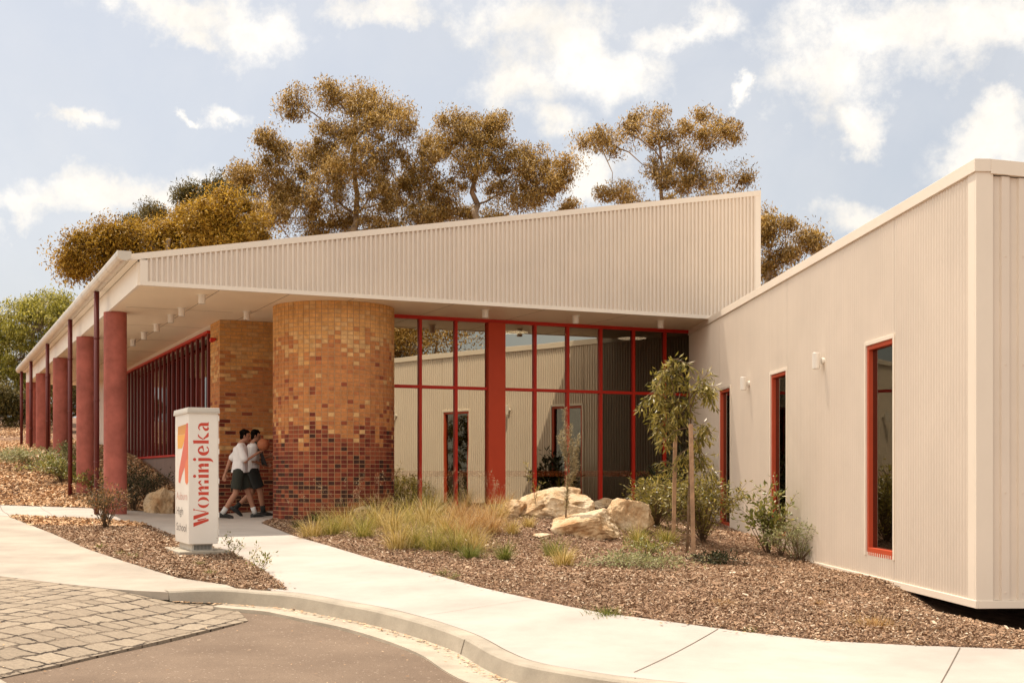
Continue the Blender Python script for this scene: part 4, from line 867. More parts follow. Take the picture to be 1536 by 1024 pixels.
    mb.f.append(tuple(b0 + j for j in range(n))[::-1]); mb.f.append(tuple(b0 + (len(rings) - 1) * n + j for j in range(n))); mb.m += [0, 0]
    for s_ in ('R', 'L'):
        e = J['sh' + s_].lerp(J['el' + s_], .82); limb(mb, [J['sh' + s_], J['sh' + s_].lerp(e, .5), e], [.068, .068, .074], 14); limb(mb, [J['chest'] + up * .05, J['sh' + s_]], [.105, .068], 14)
    remesh('shirt', mb, M['shirt'], pr, .009, 3)
    mb = MB(); limb(mb, [J['pelvis'] - up * .02, J['pelvis'] + up * .07], [.137, .128], 14)
    for s_ in ('R', 'L'):
        e = J['hip' + s_].lerp(J['kn' + s_], .80); mb.tube([J['hip' + s_] + up * .03, J['hip' + s_].lerp(e, .5), e], [.112, .112, .112], 16); mb.ball(J['hip' + s_], .112, 12); limb(mb, [J['pelvis'], J['hip' + s_]], [.13, .11])
    remesh('shorts', mb, shorts, pr, .009, 2)
    for s_, (tf, tu) in (('R', J_feet[0]), ('L', J_feet[1])):
        a = J['an' + s_]; k_ = (J['kn' + s_] - a).normalized()
        mb = MB(); mb.tube([a + k_ * .12, a + k_ * .05, a - k_ * .02], [.051, .048, .05], 12); mb.build('sock', M['sock'] if shorts is M['shorts'] else M['shorts2'], pr, smooth=True)
        t_ = (f_ * tf + up * tu).normalized(); dn = l_.cross(t_) * 1.; dn = dn if dn.z < 0 else -dn
        mb = MB(); h0 = a + dn * .045 - t_ * .05
        limb(mb, [h0, a + dn * .04 + t_ * .05, a + dn * .055 + t_ * .13, a + dn * .062 + t_ * .185], [.042, .046, .038, .027]); mb.ball(a + dn * .01, .048, 10)
        mb.hexa([h0 - t_ * .04 + l_ * q1 + dn * q3 if q2 == 0 else a + t_ * .21 + l_ * q1 + dn * (q3 + .035) for (q2, q1, q3) in ((0, -.038, .05), (1, -.038, .05), (1, .038, .05), (0, .038, .05), (0, -.038, .022), (1, -.034, .022), (1, .034, .022), (0, .038, .022))])
        remesh('shoe', mb, M['shoe'], pr, .007, 2)
    return pr, J
fdir = Vector((UX, UY)); fdir = Vector((.97, .25))
g1 = P(368, 777, -.86); z1 = T(g1[0], g1[1])
J_head_yaw = -.1; J_hands = [((-.25, -.05, -1), .35), ((1., .1, .35), -.15), (1, -.1, 0), (-.2, 1., .2)]; J_feet = [(1., -.1), (1., .12)]
J1 = dict(pelvis=(.02, 0, .93), waist=(.03, 0, 1.08), chest=(.035, 0, 1.27), neck=(.05, 0, 1.44), head=(.12, 0, 1.57), shR=(.02, -.185, 1.37), shL=(.07, .185, 1.37),
          elR=(-.14, -.23, 1.12), wrR=(-.24, -.24, .88), elL=(.20, .21, 1.09), wrL=(.45, .15, 1.19), hipR=(.0, -.095, .88), hipL=(.04, .095, .88),
          knR=(-.06, -.10, .47), anR=(-.30, -.10, .10), knL=(.19, .10, .49), anL=(.31, .10, .09))
# seen from the right-hand side: the near arm is the one that reaches forward, the far arm swings back
J1['elR'], J1['wrR'], J1['elL'], J1['wrL'] = (.12, -.22, 1.09), (.34, -.16, 1.24), (-.15, .22, 1.11), (-.24, .23, .86)
J_hands = [((1., .0, .45), -.2), ((-.2, 0, -1), .4), (.2, -1, .2), (1, 0, -.2)]
p1, JJ = person((g1[0] - .13, g1[1], z1), fdir, J1, 'boy in a white shirt and dark shorts reaching forward, nearest the camera', M['skin'], M['shorts'])
g2 = (g1[0] - .0, g1[1] + .6, T(g1[0] - .0, g1[1] + .6))
J2 = dict(pelvis=(0, 0, .93), waist=(.0, 0, 1.08), chest=(.01, 0, 1.27), neck=(.03, 0, 1.44), head=(.08, 0, 1.575), shR=(.04, -.185, 1.37), shL=(-.02, .185, 1.37),
          elR=(.02, -.22, 1.09), wrR=(.22, -.12, 1.00), elL=(.14, .22, 1.10), wrL=(.34, .12, 1.18), hipR=(.02, -.095, .88), hipL=(0, .095, .88),
          knR=(.16, -.10, .48), anR=(.22, -.10, .09), knL=(.02, .10, .47), anL=(-.30, .10, .17))
J_hands = [((1., .3, .0), .5), ((1., 0, .5), .4), (0, 0, 1), (0, 0, 1)]; J_feet = [(1., 0), (1., -.75)]
p2, JJ2 = person(g2, fdir, J2, 'boy walking behind the first boy, with a dark bag strap across his white shirt', M['skin2'], M['shorts2'])
f3 = Vector((fdir.x, fdir.y, 0)).normalized(); bc = JJ['wrR'] + f3 * .12 + Vector((0, 0, .165)); mb = MB(); mb.ball(bc, .118, 24)
o = mb.build('ball', M['ball'], smooth=True); tag(o, 'brown ball balanced on the near boy\'s raised hand', 'ball')
l3 = Vector((-f3.y, f3.x, 0)); mb = MB(); c_ = JJ2['chest']
limb(mb, [c_ + Vector((0, 0, .18)) - l3 * .10 + f3 * .06, c_ + f3 * .17 - l3 * .12 + Vector((0, 0, .02)), JJ2['waist'] + f3 * .20 - l3 * .16 - Vector((0, 0, .05))], [.02, .022, .025], 8)
mb.hexa([tuple(JJ2['waist'] + f3 * a + l3 * b_ + Vector((0, 0, z))) for a, b_, z in ((.22, -.20, -.06), (.30, -.20, -.10), (.30, -.15, -.10), (.22, -.15, -.06), (.10, -.20, .24), (.17, -.20, .25), (.17, -.15, .25), (.10, -.15, .24))])
o = remesh('bag', mb, M['shoe'], None, .009, 3) if 0 else mb.build('bag', M['shoe'], smooth=False, bevel=.02); o.name = 'folder'; tag(o, 'slim dark folder held against the chest of the boy behind', 'folder')

# ------------------------------------------------------------------ rocks
m, nt = new_mat('sandstone'); M['rock'] = m
g = N(nt, 'ShaderNodeNewGeometry').outputs['Position']; p = N(nt, 'ShaderNodeBsdfPrincipled'); p.inputs['Roughness'].default_value = .9; p.inputs['Specular IOR Level'].default_value = .15
n1 = noise_n(nt, g, 2.2, 6, .65); n2 = noise_n(nt, g, 14, 6, .7)
c = ramp(nt, n1.outputs[0], [(.32, (.40, .23, .11)), (.46, (.56, .40, .24)), (.6, (.66, .53, .37)), (.75, (.72, .61, .46))])
c = mixc(nt, 1., c, ramp(nt, n2.outputs[0], [(.3, (.6, .55, .5)), (.5, (1, 1, 1))]), 'MULTIPLY'); nt.links.new(c, p.inputs['Base Color'])
b = N(nt, 'ShaderNodeBump', i_Strength=.9, i_Distance=.04); nt.links.new(n2.outputs[0], b.inputs['Height']); nt.links.new(b.outputs[0], p.inputs['Normal'])
o_ = N(nt, 'ShaderNodeOutputMaterial'); nt.links.new(p.outputs[0], o_.inputs[0])
def rock(px, py, w_, h_, dpt, seed, label, rot=0., lean=0., sink=.12, cuts=9, planes=()):
    g_ = G(px, py); k_ = g_.y / F; rx, rz_, ry = w_ * k_ / 2, h_ * k_ * (1 + sink), dpt / 2; rs = random.Random(seed)
    bm = bmesh.new(); bmesh.ops.create_icosphere(bm, subdivisions=6, radius=1)
    pls = [(Vector((rs.gauss(0, 1), rs.gauss(0, 1), rs.gauss(.15, .8))).normalized(), rs.uniform(.60, .84)) for _ in range(cuts)] + [(Vector(a).normalized(), d) for a, d in planes]
    for v_ in bm.verts:
        c_ = v_.co.copy()
        for a, d in pls:
            t_ = c_.dot(a) - d
            if t_ > 0: c_ -= a * t_ * .96
        q = c_ * 2.1 + Vector((seed, 0, 0)); c_ += v_.normal * (mnoise.fractal(q, 1., 2.1, 4) * .075 + mnoise.fractal(q * 4, .8, 2., 4) * .028)
        rd_ = mnoise.noise(q * 1.3 + Vector((5, 5, 5))); c_ -= v_.normal * max(0, rd_ - .28) * .45
        c_ = Vector((c_.x * rx * 1.25, c_.y * ry * 1.2, (c_.z * .62 + .38) * rz_)); c_.x += lean * c_.z
        v_.co = c_
    z_ = min(v_.co.z for v_ in bm.verts); off = Vector((0, 0, -z_ * 0 - sink * rz_))
    me = bpy.data.meshes.new('rock'); bm.to_mesh(me); bm.free(); me.polygons.foreach_set('use_smooth', [True] * len(me.polygons)); me.materials.append(M['rock'])
    o = bpy.data.objects.new('rock', me); COL.objects.link(o); o.location = g_ + Vector((0, ry * .6, -sink * rz_)); o.rotation_euler = (0, 0, R(rot)); tag(o, label, 'rock', 'sandstone rocks in the garden bed')
    return o
rock(832, 776, 102, 52, 1.1, 3, 'large pale sandstone boulder with a brown hollow, left of the dark glass', 12, planes=[((-.8, -.3, .55), .55), ((.2, -.6, .75), .62)])
rock(770, 776, 40, 28, .5, 11, 'small pale sandstone block tucked against the left side of the large boulder', -10)
rock(876, 803, 104, 46, 1.1, 21, 'wide low sandstone boulder at the front of the rock group', 5, planes=[((-.45, -.2, .85), .42), ((.8, -.4, .3), .62)])
rock(948, 797, 56, 60, .75, 31, 'brown rounded sandstone boulder at the right end of the rock group', -15, planes=[((.1, -.95, .2), .55)])
rock(905, 764, 34, 18, .5, 41, 'small cracked sandstone piece behind the low boulder', 30)
rock(813, 806, 24, 7, .22, 51, 'thin flat sliver of pale stone lying on the mulch', 10, cuts=4)
rock(538, 776, 44, 22, .5, 61, 'grey brown rock beside the foot of the brick drum', 8)
rock(239, 769, 46, 45, .8, 71, 'tall tan boulder in the shade behind the red column', 20, planes=[((-.7, -.5, .4), .6), ((.1, -1, .1), .6)])
rock(986, 830, 14, 7, .15, 81, 'little stone half buried near the young tree', 0, cuts=4)
# ------------------------------------------------------------------ plants
def blades(base, az, L, lean, wd, droop, seg=4):
    """curved tapering grass blades as quad strips"""
    n = len(base); L = L * np.ones(n); wd = wd * np.ones(n); h = np.stack([np.cos(az), np.sin(az), np.zeros(n)], 1); sd = np.stack([-np.sin(az), np.cos(az), np.zeros(n)], 1)
    tw = NR.uniform(-1.2, 1.2, n); sd = sd * np.cos(tw)[:, None] + h * np.sin(tw)[:, None]
    p = base.copy(); ang = lean.copy(); out = []
    for i in range(seg + 1):
        wf = (1 - (i / seg) ** 1.6) * .9 + .1; out.append(p - sd * (wd * wf / 2)[:, None]); out.append(p + sd * (wd * wf / 2)[:, None])
        st = (L / seg)[:, None]; p = p + st * (h * np.sin(ang)[:, None] + np.array([0, 0, 1.]) * np.cos(ang)[:, None]); ang = ang + droop / seg
    V = np.stack(out, 1).reshape(-1, 3); k = 2 * (seg + 1)
    q = np.array([[2 * i, 2 * i + 1, 2 * i + 3, 2 * i + 2] for i in range(seg)]); Q = (np.arange(n)[:, None, None] * k + q[None]).reshape(-1, 4)
    return V, Q
M['straw'] = island_mat('straw_blades', [(0, (.20, .14, .03)), (.35, (.44, .31, .08)), (.7, (.66, .50, .18)), (1, (.80, .66, .36))], .6, .25, vs=3, var=.2)
M['grassmix'] = island_mat('green_straw_blades', [(0, (.11, .12, .018)), (.4, (.28, .26, .045)), (.75, (.52, .42, .11)), (1, (.74, .60, .26))], .6, .25, vs=3, var=.2)
M['green'] = island_mat('green_blades', [(0, (.07, .085, .015)), (.5, (.19, .21, .04)), (1, (.38, .36, .09))], .55, .3, vs=3, var=.2)
M['rust'] = island_mat('rusty_blades', [(0, (.26, .12, .03)), (.5, (.54, .32, .11)), (1, (.70, .52, .27))], .65, .25, vs=3, var=.2)
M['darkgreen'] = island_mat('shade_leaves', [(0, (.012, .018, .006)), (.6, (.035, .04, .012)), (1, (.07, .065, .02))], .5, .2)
M['gum'] = island_mat('young_gum_leaves', [(0, (.09, .08, .014)), (.4, (.21, .18, .03)), (.75, (.36, .29, .06)), (1, (.50, .40, .13))], .36, .4, spec=.5, vs=3, var=.2)
M['shrubleaf'] = island_mat('shrub_leaves', [(0, (.08, .09, .016)), (.5, (.20, .21, .04)), (.85, (.37, .34, .08)), (1, (.52, .40, .13))], .4, .3, spec=.5, vs=3, var=.2)
M['greyleaf'] = island_mat('grey_green_leaves', [(0, (.14, .15, .06)), (.6, (.31, .31, .13)), (1, (.48, .45, .24))], .5, .3, vs=3, var=.2)
M['bloom'] = island_mat('dry_flower_heads', [(0, (.30, .20, .11)), (.5, (.46, .34, .2)), (1, (.62, .5, .33))], .8, .2)
M['rustleaf'] = island_mat('rust_tipped_leaves', [(0, (.05, .05, .02)), (.45, (.14, .11, .04)), (.75, (.34, .16, .05)), (1, (.5, .28, .12))], .5, .25)
M['twig'] = mat('twig', (.20, .13, .075), .85, var=.3, vs=20); M['stake'] = mat('hardwood_stake', (.40, .25, .15), .85, var=.25, vs=8, bump=.4, bs=60)
M['bark'] = mat('gum_bark', (.40, .29, .19), .85, var=.4, vs=1.2, bump=.6, bs=8)
def tussock(px, py, h, spread, n, m_, label, group=None, name='grass_tussock', lean=.75, wd=.006, heads=0, cat='grass'):
    g = G(px, py); a = NR.uniform(0, 2 * np.pi, n); r = np.abs(NR.normal(0, .32, n)) * spread * .5
    b = np.stack([g.x + np.cos(a) * r, g.y + np.sin(a) * r, np.zeros(n)], 1); b[:, 2] = Tn(b[:, 0], b[:, 1]) - .01
    az = a + NR.normal(0, .5, n); V, Q = blades(b, az, h * NR.uniform(.45, 1.15, n), np.abs(NR.normal(0, lean * .55, n)) + .05, wd * NR.uniform(.6, 1.3, n), NR.uniform(.3, 1.5, n))
    c = (g.x, g.y, g.z)
    t = empty(name, c, label, cat, group); np_mesh('blades', V, Q, m_, t)
    if heads:
        a = NR.uniform(0, 2 * np.pi, heads); b = np.stack([g.x + np.cos(a) * .06, g.y + np.sin(a) * .06, np.full(heads, g.z)], 1); ln = np.abs(NR.normal(.1, .3, heads)); L = h * NR.uniform(1.2, 1.75, heads)
        V, Q = blades(b, a, L, ln, .003, .45 * np.ones(heads), 5); k = V.reshape(heads, 12, 3)
        tp = []
        for i in range(heads):
            for q in range(22):
                f = NR.uniform(0, 1); p = k[i, 8] * (1 - f) + k[i, 10] * f; tp.append(p + NR.normal(0, .022 * (1.2 - f) + .004, 3))
        V2, Q2 = cards(np.array(tp), .022, .006, 1.); np_mesh('seed_head', np.r_[V, V2], np.r_[Q, Q2 + len(V)], M['bloom'], t)
    return t
def leafy(name, loc, stems, leaves, m_, label, cat, wood=None, group=None, lsz=(.06, .02), spread=.07, tilt=.5, parts=('stem', 'foliage'), droopy=0.):
    """stems: list of (points, r0, r1); leaves spread along the outer part of each stem"""
    t = empty(name, loc, label, cat, group); mb = MB(); pp = []; dd = []
    for pts, r0, r1 in stems:
        k = len(pts); mb.tube(pts, [r0 + (r1 - r0) * i / (k - 1) for i in range(k)], 6)
    tot = sum((Vector(s[0][-1]) - Vector(s[0][0])).length for s in stems)
    for pts, r0, r1 in stems:
        k = len(pts); n = max(3, int(leaves * (Vector(pts[-1]) - Vector(pts[0])).length / tot))
        for _ in range(n):
            f = random.uniform(.18, 1.02) * (k - 1); i = min(int(f), k - 2); q = Vector(pts[i]).lerp(Vector(pts[i + 1]), f - i); ax = (Vector(pts[i + 1]) - Vector(pts[i])).normalized()
            d = (ax * random.uniform(.2, 1.) + Vector((random.gauss(0, .6), random.gauss(0, .6), random.gauss(0, .5) - droopy))).normalized(); s = random.random() * spread
            pp.append(q + d * (lsz[0] * .5 + s)); dd.append(d)
    mb.build(parts[0], wood or M['twig'], t, smooth=True); n = len(pp); V, Q = cards(np.array([tuple(p) for p in pp]), NR.uniform(.6, 1.2, n) * lsz[0], NR.uniform(.7, 1.2, n) * lsz[1], tilt, -.18, dirs=np.array([tuple(d) for d in dd]))
    np_mesh(parts[1], V, Q, m_, t); return t
def bush_stems(g, h, w, n, up=.5, jit=.05, sub=3, r=.008):
    st = []
    for i in range(n):
        a = random.uniform(0, 6.283); ln = random.uniform(.0, 1.) ** .6; tip = g + Vector((math.cos(a) * w * ln, math.sin(a) * w * ln, h * random.uniform(.55, 1.) * (1.15 - .5 * ln)))
        mid = g.lerp(tip, .5) + Vector((random.gauss(0, jit), random.gauss(0, jit), h * .12)); st.append(([tuple(g + Vector((random.gauss(0, .02), random.gauss(0, .02), -.03))), tuple(mid), tuple(tip)], r, r * .3))
        for _ in range(sub):
            q = mid.lerp(tip, random.random()); e = q + Vector((random.gauss(0, w * .3), random.gauss(0, w * .3), h * random.uniform(.02, .25))); st.append(([tuple(q), tuple(q.lerp(e, .5) + Vector((0, 0, .01))), tuple(e)], r * .5, r * .2))
    return st
# --- tussocks in the front bed
G1 = 'straw grass tussocks massed beside the path'
mass = [(470, 806, .42, 'straw'), (497, 803, .5, 'grassmix'), (520, 795, .55, 'straw'), (545, 806, .5, 'grassmix'), (566, 790, .6, 'straw'), (590, 798, .55, 'straw'), (612, 786, .6, 'grassmix'), (640, 790, .6, 'straw'),
        (598, 824, .55, 'straw'), (622, 822, .5, 'grassmix'), (668, 800, .5, 'straw'), (700, 806, .6, 'rust'), (652, 826, .42, 'grassmix'), (685, 826, .45, 'grassmix'), (712, 826, .42, 'straw'), (725, 790, .5, 'rust'), (745, 778, .45, 'straw'), (690, 780, .5, 'rust'), (655, 775, .55, 'grassmix'), (555, 775, .5, 'grassmix')]
for i, (x, y, h, k) in enumerate(mass):
    lb = 'rust tinged tussock in the right half of the dense drift of grass' if k == 'rust' else ('grey-gold straw tussock within the dense drift of grass between drum and path' if k == 'straw' else 'green-based gold tussock within the dense drift of grass between drum and path')
    tussock(x, y, h * 1.05, .55, 360, M[k], lb, {'straw': 'straw tussocks in the drift', 'grassmix': 'green-gold tussocks in the drift', 'rust': 'rust tinged tussocks in the drift'}[k], heads=7 if y < 800 else 3, lean=1.05)
tussock(760, 770, .42, .4, 260, M['rust'], 'rust coloured tussock against the base of the red pillar', heads=4)
tussock(738, 800, .45, .45, 340, M['rust'], 'rusty orange tussock at the right end of the grass drift', heads=4)
tussock(757, 842, .34, .22, 260, M['green'], 'small green tussock alone on the mulch below the boulders')
tussock(768, 801, .32, .3, 240, M['straw'], 'golden tussock just left of the boulders', heads=2)
tussock(832, 836, .34, .4, 320, M['green'], 'fresh green tussock in front of the low boulder')
tussock(845, 850, .34, .35, 300, M['straw'], 'yellow tussock leaning out in front of the green one')
tussock(793, 790, .24, .3, 200, M['straw'], 'dry wispy tussock in front of the large boulder')
tussock(910, 920, .10, .6, 260, M['green'], 'low patch of green grass at the path edge', lean=1.2)
tussock(705, 838, .26, .5, 420, M['green'], 'low green clump at the foot of the grass drift', lean=1.1)
tussock(957, 815, .34, .5, 300, M['grassmix'], 'yellow green grass in front of the brown rounded boulder', lean=.9)
tussock(1000, 812, .30, .55, 300, M['grassmix'], 'low straw green clump left of the stake', lean=1.)
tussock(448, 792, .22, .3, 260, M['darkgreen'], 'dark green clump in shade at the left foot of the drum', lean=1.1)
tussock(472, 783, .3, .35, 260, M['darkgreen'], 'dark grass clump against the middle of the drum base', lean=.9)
tussock(603, 762, .55, .35, 200, M['bloom'], 'feathery grass with pale seed plumes right of the drum', heads=14, lean=.5)
tussock(655, 756, .55, .35, 200, M['bloom'], 'feathery grass with pale seed plumes before the second glass pane', heads=14, lean=.5)
tussock(700, 762, .5, .3, 160, M['straw'], 'thin upright grass before the reflected window', heads=9, lean=.4)
tussock(1125, 945, .06, .2, 90, M['green'], 'tiny green weed at the path edge before the wing', lean=1.2)
tussock(1085, 905, .07, .5, 260, M['rust'], 'flat orange dried weed on mulch left of centre', lean=1.4)
tussock(1228, 905, .06, .3, 180, M['rust'], 'flat orange dried weed on mulch beneath the small shrubs', lean=1.4)
tussock(1312, 938, .10, .9, 600, M['rust'], 'wide orange dried grass patch on the mulch near the wing corner', lean=1.35)
for x, y, lb in ((150, 822, 'tiny weed on the left edge of the mulch island'), (180, 832, 'yellow green weed beside the driveway apron, left one of a pair'), (200, 836, 'yellow green weed beside the driveway apron, right one of a pair'), (22, 776, 'small weed where apron meets path at far left'),
                 (300, 848, 'little weed in front of the concrete pad'), (315, 862, 'little weed near the kerb end of the mulch island'), (665, 862, 'tiny weed on the path edge under the grass drift'), (683, 867, 'tiny weed on the path edge, right neighbour of another')):
    tussock(x, y, .10, .2, 90, M['green'], lb, None, 'weed', lean=1.1, cat='weed')
for x, y, h, lb in ((388, 858, .28, 'leafy weed at the sunny tip of the mulch island beside the path'), (348, 836, .3, 'thin weed in the shadow of the sign cabinet'), (1012, 795, .3, 'small leafy weed at the foot of the rear stake')):
    g = G(x, y); leafy('weed', g, bush_stems(g, h, .16, 6, sub=2, r=.004), 130, M['shrubleaf'], lb, 'weed', lsz=(.045, .02))
g = G(950, 852); 
st = bush_stems(g, .16, .75, 34, sub=3, r=.004); leafy('creeping_shrub', g, st, 1700, M['greyleaf'], 'low spreading grey green shrub on the mulch in front of the stake', 'shrub', lsz=(.045, .022))
g = G(965, 835); leafy('creeping_shrub', g, bush_stems(g, .26, .35, 20, sub=3, r=.004), 800, M['shrubleaf'], 'low yellow green shrub rising behind the grey green one', 'shrub', lsz=(.045, .02))
g = G(1075, 848); leafy('creeping_shrub', g, bush_stems(g, .16, .42, 22, sub=3, r=.004), 900, M['darkgreen'], 'dark low shrub in the shade right of the young tree', 'shrub', lsz=(.05, .025))
# --- young gum tied to two hardwood stakes
g = G(1041, 842); g2_ = G(1010, 812)
for q, px_t, py_t, lb in ((g, 1036, 636, 'front hardwood stake holding the young gum tree'), (g2_, 1013, 640, 'rear hardwood stake behind the young gum tree')):
    Yq = q.y; tp = Vector(((px_t - CX) / F * Yq, Yq, (HY - py_t) / F * Yq)); mb = MB(); a = Vector((.028, 0, 0)); b = Vector((0, .028, 0)); lo = q - Vector((0, 0, .2))
    mb.hexa([lo - a - b, lo + a - b, lo + a + b, lo - a + b, tp - a - b, tp + a - b, tp + a + b, tp - a + b]); o = mb.build('timber_stake', M['stake'], bevel=.004); tag(o, lb, 'stake', 'stakes at the young tree')
Yt = (g.y + g2_.y) / 2 - .1
def at(px, py, Y): return Vector(((px - CX) / F * Y, Y, (HY - py) / F * Y))
tr_ = [at(1030, 840, Yt) - Vector((0, 0, .05)), at(1033, 760, Yt), at(1035, 680, Yt), at(1036, 620, Yt), at(1034, 590, Yt), at(1022, 560, Yt), at(1008, 540, Yt)]
st = [([tuple(p) for p in tr_], .022, .006)]
for (x0, y0, x1, y1) in [(1036, 620, 1000, 600), (1036, 612, 1055, 575), (1034, 600, 1062, 560), (1034, 590, 1070, 590), (1022, 562, 985, 560), (1022, 562, 1000, 585), (1036, 625, 985, 640), (1036, 640, 990, 665), (1036, 650, 1055, 690), (1010, 545, 975, 600), (1008, 545, 1025, 545), (1036, 660, 1065, 660),
                         (1000, 600, 972, 620), (1000, 600, 985, 650), (1055, 575, 1068, 600), (1036, 680, 1060, 710), (1036, 670, 1005, 705), (990, 600, 1000, 640), (1036, 640, 1060, 645), (1015, 600, 1000, 560), (1000, 575, 978, 572), (1005, 610, 990, 590), (1020, 590, 1015, 625)]:
    dy = random.uniform(-.35, .35); a = at(x0, y0, Yt); e = at(x1, y1, Yt + dy); m_ = a.lerp(e, .5) + Vector((0, 0, .07)); st.append(([tuple(a), tuple(m_), tuple(e)], .009, .003))
    for _ in range(4):
        q = m_.lerp(e, random.random()); e2 = q + Vector((random.gauss(0, .12), random.gauss(0, .15), random.uniform(-.22, .08))); st.append(([tuple(q), tuple(q.lerp(e2, .5) + Vector((0, 0, .03))), tuple(e2)], .004, .002))
leafy('young_gum_tree', g.lerp(g2_, .5), st, 2400, M['gum'], 'slender young gum tree with drooping leaves tied between two stakes', 'tree', lsz=(.125, .030), droopy=.65, spread=.07, parts=('trunk', 'foliage'))
g = G(1055, 812); leafy('shrub', g, bush_stems(g, 1.15, .72, 34, sub=4), 3200, M['gum'], 'bushy olive shrub behind the front stake against the wing', 'shrub', lsz=(.085, .026), droopy=.2)
g = G(985, 790); leafy('shrub', g, bush_stems(g, .8, .55, 26, sub=4), 2000, M['gum'], 'olive shrub between the brown boulder and rear stake', 'shrub', lsz=(.08, .024), droopy=.2)
g = G(1015, 778); leafy('shrub', g, bush_stems(g, 1.3, .5, 20, sub=3), 1100, M['darkgreen'], 'dark broad leaved shrub behind the stakes near the inner corner', 'shrub', lsz=(.16, .05), droopy=.2)
tussock(985, 772, 1.0, .4, 70, M['grassmix'], 'tall strappy plant with arching blades behind the boulders', name='strappy_plant', lean=.45, wd=.03, cat='plant')
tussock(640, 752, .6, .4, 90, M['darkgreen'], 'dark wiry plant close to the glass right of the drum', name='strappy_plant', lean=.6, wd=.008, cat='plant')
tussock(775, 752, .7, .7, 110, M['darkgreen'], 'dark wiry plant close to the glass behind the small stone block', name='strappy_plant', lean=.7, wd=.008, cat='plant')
tussock(905, 750, .35, .2, 24, M['greyleaf'], 'small pale spiky plant between the two big boulders', name='strappy_plant', lean=.3, wd=.02, cat='plant')
# narrow upright shrub with dense needle leaves
g = G(850, 788); Yb = g.y; st = [([tuple(at(848, 788, Yb)), tuple(at(850, 750, Yb)), tuple(at(852, 715, Yb)), tuple(at(847, 618, Yb))], .014, .006)]
for x0, y0, x1, y1 in ((852, 715, 868, 655), (852, 705, 866, 670), (852, 700, 860, 660), (851, 690, 838, 655), (850, 720, 862, 690), (849, 730, 866, 695), (850, 700, 843, 650), (850, 690, 856, 640)):
    st.append(([tuple(at(x0, y0, Yb)), tuple(at((x0 + x1) / 2 + 2, (y0 + y1) / 2 + 5, Yb + .05)), tuple(at(x1, y1, Yb + random.uniform(-.15, .15)))], .006, .003))
leafy('upright_shrub', g, st, 2600, island_mat('needle_leaves', [(0, (.16, .12, .06)), (.5, (.36, .29, .15)), (1, (.55, .46, .28))], .6, .2), 'narrow upright shrub with bristly pale leaves in front of the boulders', 'shrub', lsz=(.055, .010), spread=.025)
g = G(802, 775); leafy('sapling', g, [([tuple(at(806, 775, g.y)), tuple(at(800, 730, g.y)), tuple(at(790, 698, g.y))], .005, .002), ([tuple(at(803, 750, g.y)), tuple(at(806, 735, g.y)), tuple(at(812, 725, g.y))], .004, .002)], 110, M['gum'], 'spindly yellow leaved sapling left of the bristly upright shrub', 'plant', lsz=(.05, .02))
# shrubs against the wing
g = G(1152, 830); leafy('shrub', g, bush_stems(g, .95, .42, 17, sub=3), 850, M['shrubleaf'], 'upright broad leaved green shrub against the corrugated wall', 'shrub', lsz=(.10, .042))
g = G(1198, 842); leafy('shrub', g, bush_stems(g, .62, .60, 24, sub=3, r=.006), 1300, M['greyleaf'], 'rounded small leaved shrub right of the broad leaved one by the wall', 'shrub', lsz=(.055, .022))
g = G(1172, 835); leafy('shrub', g, [([tuple(g), tuple(g + Vector((-.02, 0, .7))), tuple(g + Vector((-.1, .1, 1.25)))], .01, .003), ([tuple(g + Vector((0, 0, .5))), tuple(g + Vector((.1, .0, .75))), tuple(g + Vector((.22, 0, .95)))], .006, .003)] + bush_stems(g, .5, .25, 6, sub=2), 240, M['shrubleaf'], 'thin tall sprig rising between the two shrubs by the wall', 'shrub', lsz=(.07, .026))
# left hand side
g = G(158, 792); leafy('shrub', g, bush_stems(g, .82, .38, 26, sub=4, r=.006), 1700, M['rustleaf'], 'rusty tipped shrub on the mulch island before the nearest column', 'shrub', lsz=(.055, .02))
for x, y, h, w_, k, n_, lb in ((50, 700, .7, 1.1, 'greyleaf', 1900, 'pale grey green shrub mound at far left below the end columns'), (105, 690, .65, 1.0, 'greyleaf', 1500, 'pale grey green shrub beside the third column'), (20, 692, .5, .8, 'greyleaf', 900, 'leftmost pale shrub on the bark slope'),
                               (92, 722, .8, .9, 'shrubleaf', 1900, 'bright green leafy shrub below the pale shrubs'), (74, 712, .7, .6, 'shrubleaf', 900, 'small green shrub at the left of the bright green one'), (132, 738, .75, .5, 'shrubleaf', 1200, 'green shrub between the first two columns'), (113, 720, .6, .5, 'shrubleaf', 600, 'green shrub beside the second dark downpipe'), (18, 640, .6, .5, 'shrubleaf', 400, 'lone little bush high on the bark slope')):
    g = G(x, y); leafy('shrub', g, bush_stems(g, h * .72, w_ * .85, 18, sub=3), int(n_ * .6), M[k], lb, 'shrub', lsz=(.10, .035))
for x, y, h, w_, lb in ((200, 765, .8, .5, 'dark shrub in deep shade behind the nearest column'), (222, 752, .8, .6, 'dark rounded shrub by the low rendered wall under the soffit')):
    g = G(x, y); leafy('shrub', g, bush_stems(g, h, w_, 24, sub=4), 1300, M['darkgreen'], lb, 'shrub', lsz=(.07, .025))
